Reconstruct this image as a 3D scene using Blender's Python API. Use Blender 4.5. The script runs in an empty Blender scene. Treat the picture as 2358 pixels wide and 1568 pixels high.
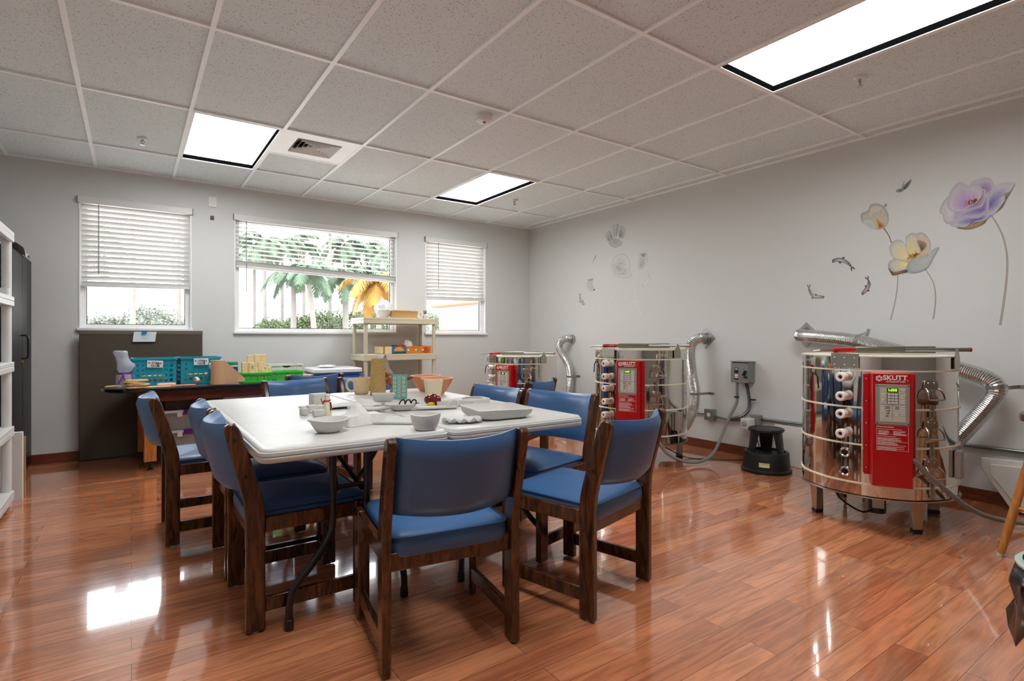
import bpy, math, random
from math import sin, cos, pi, radians, sqrt
from mathutils import Matrix, Vector
random.seed(7)
C = bpy.context.scene.collection
S = bpy.context.scene
# ---------------------------------------------------------------- measured camera (2358 x 1568 photograph)
F, YAW, CX, CY, EYE = 1252.7, 0.6106, 1179.0, 775.76, 1.127
RW, BW, CE = 4.765, 6.347, 2.694           # right wall x, window wall y, ceiling height
cy_, sy_ = cos(YAW), sin(YAW)
def _ray(px, py):
    u = (px-CX)/F
    return Vector((u*cy_+sy_, -u*sy_+cy_, -(py-CY)/F))
def fl(px, py, z=0.0):                      # point of the horizontal plane at height z
    d = _ray(px, py); t = (z-EYE)/d.z
    return Vector((d.x*t, d.y*t, z))
def wx(px, py, x=RW):                       # point of the plane parallel to the right wall
    d = _ray(px, py); t = x/d.x
    return Vector((x, d.y*t, EYE+d.z*t))
def wy(px, py, y=BW):                       # point of the plane parallel to the window wall
    d = _ray(px, py); t = y/d.y
    return Vector((d.x*t, y, EYE+d.z*t))
# ---------------------------------------------------------------- materials
def lin(c):
    o = []
    for v in c:
        v = v/255.0
        o.append(v/12.92 if v <= .04045 else ((v+.055)/1.055)**2.4)
    return (o[0], o[1], o[2], 1.0)
MATS = {}
def mat(name, col, rough=.5, metal=0.0, spec=.5, coat=0.0, emit=None, es=0.0, bump=0.0, bscale=60.0, var=0.0, vscale=8.0, alpha=1.0, trans=0.0, stretch=None):
    if name in MATS: return MATS[name]
    m = bpy.data.materials.new(name); m.use_nodes = True
    nt = m.node_tree; b = nt.nodes['Principled BSDF']
    b.inputs['Base Color'].default_value = lin(col)
    b.inputs['Roughness'].default_value = rough
    b.inputs['Metallic'].default_value = metal
    b.inputs['Specular IOR Level'].default_value = spec
    b.inputs['Coat Weight'].default_value = coat
    b.inputs['Coat Roughness'].default_value = .08
    b.inputs['Alpha'].default_value = alpha
    b.inputs['Transmission Weight'].default_value = trans
    if emit:
        b.inputs['Emission Color'].default_value = lin(emit); b.inputs['Emission Strength'].default_value = es
    if bump or var:
        tc = nt.nodes.new('ShaderNodeTexCoord'); mp = nt.nodes.new('ShaderNodeMapping')
        nt.links.new(tc.outputs['Object'], mp.inputs['Vector'])
        if stretch: mp.inputs['Scale'].default_value = stretch
    if bump:
        n = nt.nodes.new('ShaderNodeTexNoise'); n.inputs['Scale'].default_value = bscale; n.inputs['Detail'].default_value = 4
        bp = nt.nodes.new('ShaderNodeBump'); bp.inputs['Strength'].default_value = bump; bp.inputs['Distance'].default_value = .004
        nt.links.new(mp.outputs[0], n.inputs['Vector']); nt.links.new(n.outputs['Fac'], bp.inputs['Height']); nt.links.new(bp.outputs[0], b.inputs['Normal'])
    if var:
        n = nt.nodes.new('ShaderNodeTexNoise'); n.inputs['Scale'].default_value = vscale; n.inputs['Detail'].default_value = 5
        mx = nt.nodes.new('ShaderNodeMix'); mx.data_type = 'RGBA'
        c = lin(col); mx.inputs['A'].default_value = tuple(x*(1-var) for x in c[:3])+(1,); mx.inputs['B'].default_value = tuple(min(1, x*(1+var)) for x in c[:3])+(1,)
        rp = nt.nodes.new('ShaderNodeMapRange'); rp.inputs['From Min'].default_value = .3; rp.inputs['From Max'].default_value = .7
        nt.links.new(mp.outputs[0], n.inputs['Vector']); nt.links.new(n.outputs['Fac'], rp.inputs['Value']); nt.links.new(rp.outputs[0], mx.inputs['Factor'])
        nt.links.new(mx.outputs['Result'], b.inputs['Base Color'])
    MATS[name] = m
    return m
def wood(name, c1, c2, scale=(40, 40, 3), rough=.3, coat=.3, dist=6.0):
    if name in MATS: return MATS[name]
    m = bpy.data.materials.new(name); m.use_nodes = True; nt = m.node_tree; b = nt.nodes['Principled BSDF']
    tc = nt.nodes.new('ShaderNodeTexCoord'); mp = nt.nodes.new('ShaderNodeMapping'); mp.inputs['Scale'].default_value = scale
    n = nt.nodes.new('ShaderNodeTexNoise'); n.inputs['Scale'].default_value = 1.6; n.inputs['Detail'].default_value = 6; n.inputs['Distortion'].default_value = dist*.15
    mx = nt.nodes.new('ShaderNodeMix'); mx.data_type = 'RGBA'; mx.inputs['A'].default_value = lin(c1); mx.inputs['B'].default_value = lin(c2)
    rp = nt.nodes.new('ShaderNodeMapRange'); rp.inputs['From Min'].default_value = .35; rp.inputs['From Max'].default_value = .68
    nt.links.new(tc.outputs['Object'], mp.inputs['Vector']); nt.links.new(mp.outputs[0], n.inputs['Vector']); nt.links.new(n.outputs['Fac'], rp.inputs['Value'])
    nt.links.new(rp.outputs[0], mx.inputs['Factor']); nt.links.new(mx.outputs['Result'], b.inputs['Base Color'])
    b.inputs['Roughness'].default_value = rough; b.inputs['Coat Weight'].default_value = coat; b.inputs['Coat Roughness'].default_value = .15
    MATS[name] = m
    return m
def vcol(name, rough=.5):                   # colour stored per vertex (printed decals)
    if name in MATS: return MATS[name]
    m = bpy.data.materials.new(name); m.use_nodes = True; nt = m.node_tree; b = nt.nodes['Principled BSDF']
    a = nt.nodes.new('ShaderNodeVertexColor'); a.layer_name = 'Col'
    nt.links.new(a.outputs['Color'], b.inputs['Base Color']); b.inputs['Roughness'].default_value = rough
    MATS[name] = m
    return m
def glass_mat(name='window_glass', tint=(1, 1, 1), gl=.9):
    if name in MATS: return MATS[name]
    m = bpy.data.materials.new(name); m.use_nodes = True; nt = m.node_tree; nt.nodes.clear()
    o = nt.nodes.new('ShaderNodeOutputMaterial'); t = nt.nodes.new('ShaderNodeBsdfTransparent'); g = nt.nodes.new('ShaderNodeBsdfGlossy')
    g.inputs['Roughness'].default_value = .02; t.inputs['Color'].default_value = (*tint, 1)
    fr = nt.nodes.new('ShaderNodeFresnel'); fr.inputs['IOR'].default_value = 1.3
    ml = nt.nodes.new('ShaderNodeMath'); ml.operation = 'MULTIPLY'; ml.inputs[1].default_value = gl
    mx = nt.nodes.new('ShaderNodeMixShader')
    nt.links.new(fr.outputs[0], ml.inputs[0]); nt.links.new(ml.outputs[0], mx.inputs[0]); nt.links.new(t.outputs[0], mx.inputs[1]); nt.links.new(g.outputs[0], mx.inputs[2])
    nt.links.new(mx.outputs[0], o.inputs['Surface'])
    MATS[name] = m
    return m
# ---------------------------------------------------------------- mesh collector
class G:
    def __init__(s): s.v = []; s.f = []; s.m = []; s.cur = 0; s.col = None
    def add(s, vs, fs):
        b = len(s.v); s.v += [Vector(p) for p in vs]; s.f += [tuple(i+b for i in f) for f in fs]; s.m += [s.cur]*len(fs); return s
    def mi(s, i): s.cur = i; return s
    def bx(s, x0, x1, y0, y1, z0, z1, M=None):
        vs = [Vector((x, y, z)) for x in (x0, x1) for y in (y0, y1) for z in (z0, z1)]
        if M is not None: vs = [M @ v for v in vs]
        return s.add(vs, [(0, 1, 3, 2), (4, 6, 7, 5), (0, 4, 5, 1), (2, 3, 7, 6), (0, 2, 6, 4), (1, 5, 7, 3)])
    def box(s, c, d, rz=0.0, M=None):
        R = Matrix.Translation(c) @ (M if M is not None else Matrix.Rotation(rz, 4, 'Z'))
        return s.bx(-d[0]/2, d[0]/2, -d[1]/2, d[1]/2, -d[2]/2, d[2]/2, R)
    def loops(s, L, closed=True, cap=True, ring=False):
        n = len(L[0]); b = len(s.v); fs = []
        vs = [p for l in L for p in l]
        R = len(L) if ring else len(L)-1
        for i in range(R):
            a0 = i*n; a1 = ((i+1) % len(L))*n
            for j in range(n if closed else n-1):
                k = (j+1) % n
                fs.append((a0+j, a0+k, a1+k, a1+j))
        if cap and not ring:
            fs.append(tuple(range(n-1, -1, -1))); fs.append(tuple(range((len(L)-1)*n, len(L)*n)))
        return s.add(vs, fs)
    def tube(s, pts, r, n=10, closed=False, cap=True):
        P = [Vector(p) for p in pts]; N = len(P)
        rr = r if isinstance(r, (list, tuple)) else [r]*N
        T = []
        for i in range(N):
            a = P[i-1] if (i > 0 or closed) else P[i]; c = P[(i+1) % N] if (i < N-1 or closed) else P[i]
            t = (c-a); T.append(t.normalized() if t.length > 1e-9 else Vector((0, 0, 1)))
        u = T[0].cross(Vector((0, 0, 1)))
        if u.length < .01: u = T[0].cross(Vector((0, 1, 0)))
        u.normalize(); L = []
        for i in range(N):
            u = (u - T[i]*u.dot(T[i]))
            if u.length < 1e-6: u = T[i].orthogonal()
            u.normalize(); w = T[i].cross(u)
            L.append([P[i] + (u*cos(2*pi*k/n) + w*sin(2*pi*k/n))*rr[i] for k in range(n)])
        return s.loops(L, True, cap, closed)
    def cyl(s, p0, p1, r0, r1=None, n=16): return s.tube([p0, p1], [r0, r0 if r1 is None else r1], n)
    def lathe(s, prof, c=(0, 0, 0), n=28, sx=1, sy=1, M=None, cap=True):
        c = Vector(c); L = []
        for r, z in prof:
            l = [Vector((r*cos(2*pi*k/n)*sx, r*sin(2*pi*k/n)*sy, z)) for k in range(n)]
            if M is not None: l = [M @ p for p in l]
            L.append([p+c for p in l])
        return s.loops(L, True, cap)
    def prism(s, poly, d0, d1, axis='z', M=None):
        def P(a, b, d): return Vector((a, b, d)) if axis == 'z' else (Vector((a, d, b)) if axis == 'y' else Vector((d, a, b)))
        L = [[P(a, b, d) for a, b in poly] for d in (d0, d1)]
        if M is not None: L = [[M @ p for p in l] for l in L]
        return s.loops(L)
    def ell(s, c, rx, ry, rz, nu=16, nv=10, M=None):
        L = []
        for i in range(1, nv):
            t = pi*i/nv
            l = [Vector((rx*sin(t)*cos(2*pi*k/nu), ry*sin(t)*sin(2*pi*k/nu), -rz*cos(t))) for k in range(nu)]
            L.append([(M @ p if M is not None else p)+Vector(c) for p in l])
        return s.loops(L)
    def grid(s, nu, nv, f):
        vs = [f(i/nu, j/nv) for i in range(nu+1) for j in range(nv+1)]
        fs = [(i*(nv+1)+j, (i+1)*(nv+1)+j, (i+1)*(nv+1)+j+1, i*(nv+1)+j+1) for i in range(nu) for j in range(nv)]
        return s.add(vs, fs)
    def sheet(s, nu, nv, f, th, nrm=(0, 0, 1)):   # a closed slab: top surface f, bottom shifted by -th*nrm
        n = Vector(nrm); st = []
        top = [[Vector(f(i/nu, j/nv)) for j in range(nv+1)] for i in range(nu+1)]
        vs = [p for r in top for p in r] + [p-n*th for r in top for p in r]; K = (nu+1)*(nv+1); q = lambda i, j: i*(nv+1)+j
        fs = []
        for i in range(nu):
            for j in range(nv):
                a, b, c, d = q(i, j), q(i+1, j), q(i+1, j+1), q(i, j+1)
                fs += [(a, b, c, d), (d+K, c+K, b+K, a+K)]
        for i in range(nu): fs += [(q(i+1, 0), q(i, 0), q(i, 0)+K, q(i+1, 0)+K), (q(i, nv), q(i+1, nv), q(i+1, nv)+K, q(i, nv)+K)]
        for j in range(nv): fs += [(q(0, j), q(0, j+1), q(0, j+1)+K, q(0, j)+K), (q(nu, j+1), q(nu, j), q(nu, j)+K, q(nu, j+1)+K)]
        return s.add(vs, fs)
    def xf(s, M): s.v = [M @ p for p in s.v]; return s
    def mesh(s, name, mats, ang=38, smooth=True):
        me = bpy.data.meshes.new(name)
        me.from_pydata([tuple(p) for p in s.v], [], s.f)
        for m in (mats if isinstance(mats, (list, tuple)) else [mats]): me.materials.append(m)
        if any(s.m): me.polygons.foreach_set('material_index', s.m)
        if s.col:
            a = me.color_attributes.new('Col', 'FLOAT_COLOR', 'POINT')
            for i, c in enumerate(s.col): a.data[i].color = c
        me.validate(); me.update()
        import bmesh
        bm = bmesh.new(); bm.from_mesh(me); bmesh.ops.recalc_face_normals(bm, faces=bm.faces); bm.to_mesh(me); bm.free()
        if smooth:
            me.shade_smooth(); me.set_sharp_from_angle(angle=radians(ang))
        return me
    def build(s, name, mats, parent=None, bev=0.0, ang=38, loc=None, seg=2):
        o = bpy.data.objects.new(name, s.mesh(name, mats, ang, ang > 0)); C.objects.link(o)
        if parent is not None: o.parent = parent
        if loc is not None: o.location = loc
        if bev:
            b = o.modifiers.new('Bevel', 'BEVEL'); b.width = bev; b.segments = seg; b.limit_method = 'ANGLE'; b.angle_limit = radians(40)
        return o
def text_geo(g, txt, size, M, align='CENTER', bold=0.0, depth=.0006, sx=1.0):
    cu = bpy.data.curves.new('t', 'FONT'); cu.body = txt; cu.size = size; cu.align_x = align; cu.align_y = 'CENTER'; cu.extrude = depth; cu.offset = bold; cu.resolution_u = 3
    o = bpy.data.objects.new('t', cu); C.objects.link(o)
    dg = bpy.context.evaluated_depsgraph_get(); ev = o.evaluated_get(dg); me = ev.to_mesh()
    vs = [M @ Vector((v.co.x*sx, v.co.y, v.co.z)) for v in me.vertices]; fs = [tuple(p.vertices) for p in me.polygons]
    g.add(vs, fs); ev.to_mesh_clear(); bpy.data.objects.remove(o); bpy.data.curves.remove(cu)
    return g
def tag(o, label, cat=None, group=None):
    o['label'] = label
    if cat: o['category'] = cat
    if group: o['group'] = group
    return o
def thing(name, label, cat, loc=(0, 0, 0), rz=0.0, group=None):
    o = bpy.data.objects.new(name, None); o.empty_display_size = .1; C.objects.link(o)
    o.location = loc; o.rotation_euler = (0, 0, rz)
    return tag(o, label, cat, group)
def single(g, name, m, label, cat, loc=None, rz=0.0, group=None, bev=0.0, ang=38):
    o = g.build(name, m, None, bev, ang)
    if loc is not None: o.location = loc
    o.rotation_euler = (0, 0, rz)
    return tag(o, label, cat, group)
def struct(g, name, m, parent=None, bev=0.0):
    o = g.build(name, m, parent, bev)
    if parent is None: o['kind'] = 'structure'
    return o
def kids(o): return [c for c in bpy.data.objects if c.parent == o]
def dup(root, loc, rz, label, group=None):
    src = kids(root); r = root.copy(); C.objects.link(r); r.location = loc; r.rotation_euler = (0, 0, rz); r['label'] = label
    if group: r['group'] = group
    for ch in src:
        sub = kids(ch); c = ch.copy(); C.objects.link(c); c.parent = r
        for q in sub:
            d = q.copy(); C.objects.link(d); d.parent = c
    return r
def rrect(w, d, r, n=5, cx=0, cy=0):
    P = []
    for (x, y, a) in ((w/2-r, d/2-r, 0), (-w/2+r, d/2-r, pi/2), (-w/2+r, -d/2+r, pi), (w/2-r, -d/2+r, 1.5*pi)):
        for k in range(n+1): P.append((cx+x+r*cos(a+pi/2*k/n), cy+y+r*sin(a+pi/2*k/n)))
    return P
def smooth_path(pts, k=6):                  # Catmull-Rom
    P = [Vector(p) for p in pts]; out = []
    for i in range(len(P)-1):
        a, b, c, d = P[max(i-1, 0)], P[i], P[i+1], P[min(i+2, len(P)-1)]
        for j in range(k):
            t = j/k
            out.append(.5*((2*b)+(c-a)*t+(2*a-5*b+4*c-d)*t*t+(3*b-a-3*c+d)*t**3))
    return out+[P[-1]]
# common materials
M_white = mat('white_paint', (232, 232, 228), .45)
M_plas = mat('white_plastic', (225, 226, 222), .35)
M_black = mat('black_metal', (14, 14, 15), .3, spec=.6)
M_blackp = mat('black_plastic', (20, 21, 21), .45)
M_steel = mat('polished_steel', (222, 219, 212), .05, 1.0)
M_galv = mat('galvanised_steel', (176, 178, 178), .34, 1.0, bump=.05, bscale=90)
M_alu = mat('crinkled_aluminium', (210, 212, 210), .26, 1.0, bump=.25, bscale=130)
M_clay = mat('white_bisque', (208, 207, 202), .85, bump=.12, bscale=70)
M_chairw = wood('dark_oak', (40, 22, 11), (102, 58, 26), (30, 30, 5), .24, .4)
M_vinyl = mat('blue_vinyl', (64, 104, 152), .36, spec=.5, bump=.03, bscale=400)
M_pip = mat('navy_piping', (24, 52, 96), .4)
LAMP, SKY, EXPO = 11.2, 4.4, 0.68
# ================================================================ THE SETTING
def floor_mat():
    m = bpy.data.materials.new('cherry_laminate'); m.use_nodes = True; nt = m.node_tree; b = nt.nodes['Principled BSDF']; L = nt.links.new
    geo = nt.nodes.new('ShaderNodeNewGeometry')
    br = nt.nodes.new('ShaderNodeTexBrick'); br.offset = .37; br.offset_frequency = 2
    br.inputs['Scale'].default_value = 1; br.inputs['Brick Width'].default_value = 1.15; br.inputs['Row Height'].default_value = .104; br.inputs['Mortar Size'].default_value = .0011
    br.inputs['Mortar Smooth'].default_value = .2; br.inputs['Bias'].default_value = 0
    br.inputs['Color1'].default_value = lin((221, 147, 104)); br.inputs['Color2'].default_value = lin((184, 112, 76)); br.inputs['Mortar'].default_value = lin((116, 64, 42))
    L(geo.outputs['Position'], br.inputs['Vector'])
    mp = nt.nodes.new('ShaderNodeMapping'); mp.inputs['Scale'].default_value = (2.0, 20, 1); L(geo.outputs['Position'], mp.inputs['Vector'])
    ad = nt.nodes.new('ShaderNodeVectorMath'); ad.operation = 'ADD'
    sc = nt.nodes.new('ShaderNodeVectorMath'); sc.operation = 'SCALE'; sc.inputs['Scale'].default_value = 37.0
    L(br.outputs['Color'], sc.inputs[0]); L(mp.outputs[0], ad.inputs[0]); L(sc.outputs[0], ad.inputs[1])
    n1 = nt.nodes.new('ShaderNodeTexNoise'); n1.inputs['Scale'].default_value = 1.3; n1.inputs['Detail'].default_value = 4; n1.inputs['Distortion'].default_value = 1.6; n1.inputs['Roughness'].default_value = .5
    L(ad.outputs[0], n1.inputs['Vector'])
    cr = nt.nodes.new('ShaderNodeValToRGB'); e = cr.color_ramp.elements
    e[0].position = .32; e[0].color = (.70, .64, .60, 1); e[1].position = .62; e[1].color = (1.12, 1.08, 1.05, 1)
    q = cr.color_ramp.elements.new(.47); q.color = (.88, .86, .84, 1)
    L(n1.outputs['Fac'], cr.inputs['Fac'])
    mu = nt.nodes.new('ShaderNodeMix'); mu.data_type = 'RGBA'; mu.blend_type = 'MULTIPLY'; mu.inputs['Factor'].default_value = 1
    L(br.outputs['Color'], mu.inputs['A']); L(cr.outputs['Color'], mu.inputs['B']); L(mu.outputs['Result'], b.inputs['Base Color'])
    # roughness: smooth lacquer with worn, scuffed patches
    n2 = nt.nodes.new('ShaderNodeTexNoise'); n2.inputs['Scale'].default_value = 2.2; n2.inputs['Detail'].default_value = 6; L(geo.outputs['Position'], n2.inputs['Vector'])
    r2 = nt.nodes.new('ShaderNodeMapRange'); r2.inputs['From Min'].default_value = .35; r2.inputs['From Max'].default_value = .75; r2.inputs['To Min'].default_value = .09; r2.inputs['To Max'].default_value = .2
    L(n2.outputs['Fac'], r2.inputs['Value']); L(r2.outputs[0], b.inputs['Roughness'])
    b.inputs['Specular IOR Level'].default_value = .7; b.inputs['Coat Weight'].default_value = .85; b.inputs['Coat Roughness'].default_value = .04; b.inputs['Coat IOR'].default_value = 1.6
    # bump: plank joints, slight waviness, fine scratches
    n3 = nt.nodes.new('ShaderNodeTexNoise'); n3.inputs['Scale'].default_value = 2.5; n3.inputs['Detail'].default_value = 3; L(geo.outputs['Position'], n3.inputs['Vector'])
    m3 = nt.nodes.new('ShaderNodeMath'); m3.operation = 'MULTIPLY'; m3.inputs[1].default_value = .25; L(n3.outputs['Fac'], m3.inputs[0])
    s3 = nt.nodes.new('ShaderNodeMath'); s3.operation = 'SUBTRACT'; L(m3.outputs[0], s3.inputs[0]); L(br.outputs['Fac'], s3.inputs[1])
    bp = nt.nodes.new('ShaderNodeBump'); bp.inputs['Strength'].default_value = .16; bp.inputs['Distance'].default_value = .0025; L(s3.outputs[0], bp.inputs['Height'])
    L(bp.outputs[0], b.inputs['Normal']); L(bp.outputs[0], b.inputs['Coat Normal'])
    return m
def tile_mat():
    m = bpy.data.materials.new('mineral_ceiling_tile'); m.use_nodes = True; nt = m.node_tree; b = nt.nodes['Principled BSDF']; L = nt.links.new
    geo = nt.nodes.new('ShaderNodeNewGeometry')
    v = nt.nodes.new('ShaderNodeTexVoronoi'); v.inputs['Scale'].default_value = 125; v.inputs['Randomness'].default_value = 1
    n = nt.nodes.new('ShaderNodeTexNoise'); n.inputs['Scale'].default_value = 60; n.inputs['Detail'].default_value = 2
    L(geo.outputs['Position'], v.inputs['Vector']); L(geo.outputs['Position'], n.inputs['Vector'])
    sp = nt.nodes.new('ShaderNodeSeparateColor'); L(v.outputs['Color'], sp.inputs['Color'])
    th = nt.nodes.new('ShaderNodeMath'); th.operation = 'MULTIPLY'; th.inputs[1].default_value = .40; L(sp.outputs['Red'], th.inputs[0])
    lt = nt.nodes.new('ShaderNodeMath'); lt.operation = 'LESS_THAN'; L(v.outputs['Distance'], lt.inputs[0]); L(th.outputs[0], lt.inputs[1])
    pw = nt.nodes.new('ShaderNodeMath'); pw.operation = 'GREATER_THAN'; pw.inputs[1].default_value = .45; L(sp.outputs['Green'], pw.inputs[0])
    ml = nt.nodes.new('ShaderNodeMath'); ml.operation = 'MULTIPLY'; L(lt.outputs[0], ml.inputs[0]); L(pw.outputs[0], ml.inputs[1])
    mx = nt.nodes.new('ShaderNodeMix'); mx.data_type = 'RGBA'; mx.inputs['A'].default_value = lin((222, 230, 230)); mx.inputs['B'].default_value = lin((136, 140, 140))
    L(ml.outputs[0], mx.inputs['Factor']); L(mx.outputs['Result'], b.inputs['Base Color']); b.inputs['Roughness'].default_value = .95
    bp = nt.nodes.new('ShaderNodeBump'); bp.inputs['Strength'].default_value = .35; bp.inputs['Distance'].default_value = .003; L(n.outputs['Fac'], bp.inputs['Height']); L(bp.outputs[0], b.inputs['Normal'])
    return m
M_wall = mat('wall_paint', (212, 213, 210), .7, bump=.06, bscale=180)
M_base = wood('cherry_baseboard', (92, 42, 24), (124, 62, 36), (3, 3, 30), .35, .2)
LW, FW = -1.25, -1.7                          # left wall x, wall behind the camera y
g = G(); g.bx(LW-.15, RW+.15, FW-.15, BW+.15, -.12, 0); struct(g, 'floor', floor_mat())
# window wall with three openings
OPEN = [(-.395, .498, 1.19, 2.405), (.885, 2.695, 1.165, 2.405), (3.085, 4.0, 1.16, 2.40)]
g = G(); x = LW-.15
for (a, b_, z0, z1) in OPEN:
    g.bx(x, a, BW, BW+.17, 0, CE+.1); g.bx(a, b_, BW, BW+.17, 0, z0); g.bx(a, b_, BW, BW+.17, z1, CE+.1); x = b_
g.bx(x, RW+.15, BW, BW+.17, 0, CE+.1)
struct(g, 'wall_back', M_wall)
struct(G().bx(RW, RW+.15, FW-.15, BW, 0, CE+.1), 'wall_right', M_wall)
struct(G().bx(LW-.15, LW, FW-.15, BW, 0, CE+.1), 'wall_left', M_wall)
struct(G().bx(LW, RW, FW-.15, FW, 0, CE+.1), 'wall_front', mat('darkened_unseen_wall', (140, 136, 130), .7))  # unseen wall, darkened so that less fill light bounces back
struct(G().bx(LW, RW, BW-.014, BW, 0, .087), 'baseboard_back', M_base, bev=.003)
struct(G().bx(RW-.014, RW, FW, BW-.014, 0, .087), 'baseboard_right', M_base, bev=.003)
# ceiling: recessed tiles on a white tee grid; the grid was measured from the photograph
GX, GY, T = .34, 1.918, .6096
FIX = [(0, 2), (4, 2), (4, -1), (0, -1)]     # column, row of each 2 x 4 ft fixture
g = G(); TZ = CE+.013
xs = [LW]+[GX+T*a for a in range(-2, 8)]+[RW]; ys = [FW]+[GY+2*T*b for b in range(-2, 4)]+[BW]
ci = lambda a: xs.index(GX+T*a); ri = lambda b: ys.index(GY+2*T*b)
hole = {(ci(a), ri(b)) for a, b in FIX}
for i in range(len(xs)-1):
    for j in range(len(ys)-1):
        if (i, j) in hole: continue
        if i == ci(1) and j == ri(2):
            g.bx(xs[i], xs[i+1], ys[j]+T, ys[j+1], TZ, TZ+.03); continue
        g.bx(xs[i], xs[i+1], ys[j], ys[j+1], TZ, TZ+.03)
ceil = struct(g, 'ceiling', tile_mat())
g = G(); bw = .0125
for x in xs[1:-1]: g.bx(x-bw, x+bw, FW, BW, CE, CE+.0128)
for y in ys[1:-1]:
    for i in range(len(xs)-1): g.bx(xs[i]+bw, xs[i+1]-bw, y-bw, y+bw, CE, CE+.0128)
g.bx(xs[ci(1)]+bw, xs[ci(2)]-bw, ys[ri(2)]+T-bw, ys[ri(2)]+T+bw, CE, CE+.0128)
g.bx(LW, RW, BW-.022, BW, CE-.001, CE+.013); g.bx(RW-.022, RW, FW, BW-.022, CE-.001, CE+.013); g.bx(LW, LW+.022, FW, BW-.022, CE-.001, CE+.013); g.bx(LW+.022, RW-.022, FW, FW+.022, CE-.001, CE+.013)
M_tee = mat('ceiling_tee_white', (248, 251, 251), .4)
g.build('ceiling_grid', M_tee, ceil)
g = G(); g.bx(LW-.15, RW+.15, FW-.15, BW+.17, CE+.1, CE+.2); struct(g, 'roof_slab', M_white)
# fixtures
M_diff = mat('lamp_diffuser', (255, 255, 252), .5, emit=(249, 251, 253), es=LAMP)
M_dark = mat('dark_gap', (12, 12, 11), .6)
M_gap = mat('matt_black_gap', (4, 4, 4), 1.0, spec=0.0)
M_fixw = mat('fixture_white', (246, 247, 246), .4)
lab = ['square-looking ceiling light beside the slatted air vent, above the left window', 'ceiling light nearest the room corner, in front of the narrow window', 'long ceiling light at the top right, nearest the right wall', 'ceiling light above the front of the left table, outside the picture top']
for (a, b), l in zip(FIX, lab):
    x0 = GX+T*a+bw; x1 = GX+T*(a+1)-bw; y0 = GY+2*T*b+bw; y1 = GY+2*T*(b+1)-bw
    t = thing('ceiling_light', l, 'light', ((x0+x1)/2, (y0+y1)/2, CE), 0, 'recessed fluorescent ceiling lights')
    w, d = (x1-x0)/2, (y1-y0)/2
    h = G()
    for q in (.0,):
        h.bx(-w, -w+.012, -d, d, -.002, .06); h.bx(w-.012, w, -d, d, -.002, .06); h.bx(-w+.012, w-.012, -d, -d+.012, -.002, .06); h.bx(-w+.012, w-.012, d-.012, d, -.002, .06); h.bx(-w, w, -d, d, .06, .075)
    h.build('frame', M_fixw, t)
    h = G(); e = .012; k = .004
    h.bx(-w+e, -w+e+k, -d+e, d-e, .003, .04); h.bx(w-e-k, w-e, -d+e, d-e, .003, .04); h.bx(-w+e+k, w-e-k, -d+e, -d+e+k, .003, .04); h.bx(-w+e+k, w-e-k, d-e-k, d-e, .003, .04)
    h.build('shadow_gap', M_gap, t)
    h = G(); h.bx(-w+.017, w-.017, -d+.017, d-.017, .036, .045); h.build('diffuser', M_diff, t)
# air vent: four-way diffuser in a 2 x 2 ft panel
x0 = GX+T; y0 = GY+4*T
t = thing('ceiling_vent', 'square white louvred air vent in the ceiling beside the left light', 'vent', (x0+T/2, y0+T/2, CE))
h = G(); w = T/2-bw; q = .175
for (a, b, c, d) in ((-w, -q, -w, w), (q, w, -w, w), (-q, q, -w, -q), (-q, q, q, w)): h.bx(a, b, c, d, .002, .012)
h.build('face_plate', M_fixw, t)
h = G(); h.bx(-q, q, -q, q, .07, .075); h.build('duct_opening', M_dark, t)
h = G()
for k in range(5):
    r1 = q-.005-k*.034; r0 = r1-.02
    zt = .026; zb = -.004
    A = [Vector(p) for p in ((r1, r1, zb), (-r1, r1, zb), (-r1, -r1, zb), (r1, -r1, zb))]; B_ = [Vector(p) for p in ((r0, r0, zt), (-r0, r0, zt), (-r0, -r0, zt), (r0, -r0, zt))]
    A2 = [p+Vector((0, 0, .004)) for p in A]; B2 = [p+Vector((0, 0, .004)) for p in B_]
    h.loops([A, B_, B2, A2], True, False, True)
h.build('louvres', M_fixw, t, ang=20)
# sprinklers, smoke detector
M_chrome = mat('chrome', (190, 190, 188), .15, 1.0)
for (px, py, l) in ((328, 318, 'sprinkler head in the ceiling left of the square-looking light'), (1185, 460, 'sprinkler head in the ceiling near the far corner'), (1980, 178, 'sprinkler head in the ceiling beside the long light at top right')):
    p = fl(px, py, CE+.012)
    t = thing('sprinkler', l, 'sprinkler', p, 0, 'ceiling sprinklers')
    G().lathe([(.0, -.012), (.026, -.012), (.036, -.004), (.038, 0)]).build('escutcheon', M_white, t)
    h = G(); h.cyl((0, 0, -.012), (0, 0, -.03), .009)
    h.tube([(.011, 0, -.02), (.014, 0, -.035), (.004, 0, -.052)], .0028, 6); h.tube([(-.011, 0, -.02), (-.014, 0, -.035), (-.004, 0, -.052)], .0028, 6); h.cyl((0, 0, -.03), (0, 0, -.05), .003)
    h.build('frame_arms', M_chrome, t)
    G().lathe([(0, -.058), (.017, -.057), (.017, -.055), (0, -.053)]).build('deflector', M_chrome, t)
p = fl(1115, 265, CE+.012)
t = thing('smoke_detector', 'round white smoke detector on the ceiling', 'detector', p)
G().lathe([(.0, -.012), (.058, -.012), (.06, 0)]).build('base', M_white, t)
G().lathe([(.0, -.05), (.044, -.05), (.056, -.044), (.058, -.026), (.05, -.022), (.05, -.012)]).build('housing', M_white, t)
G().lathe([(0, -.058), (.01, -.056), (.012, -.05)]).build('sensor', mat('sensor_grey', (90, 90, 90), .3), t)
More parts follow.
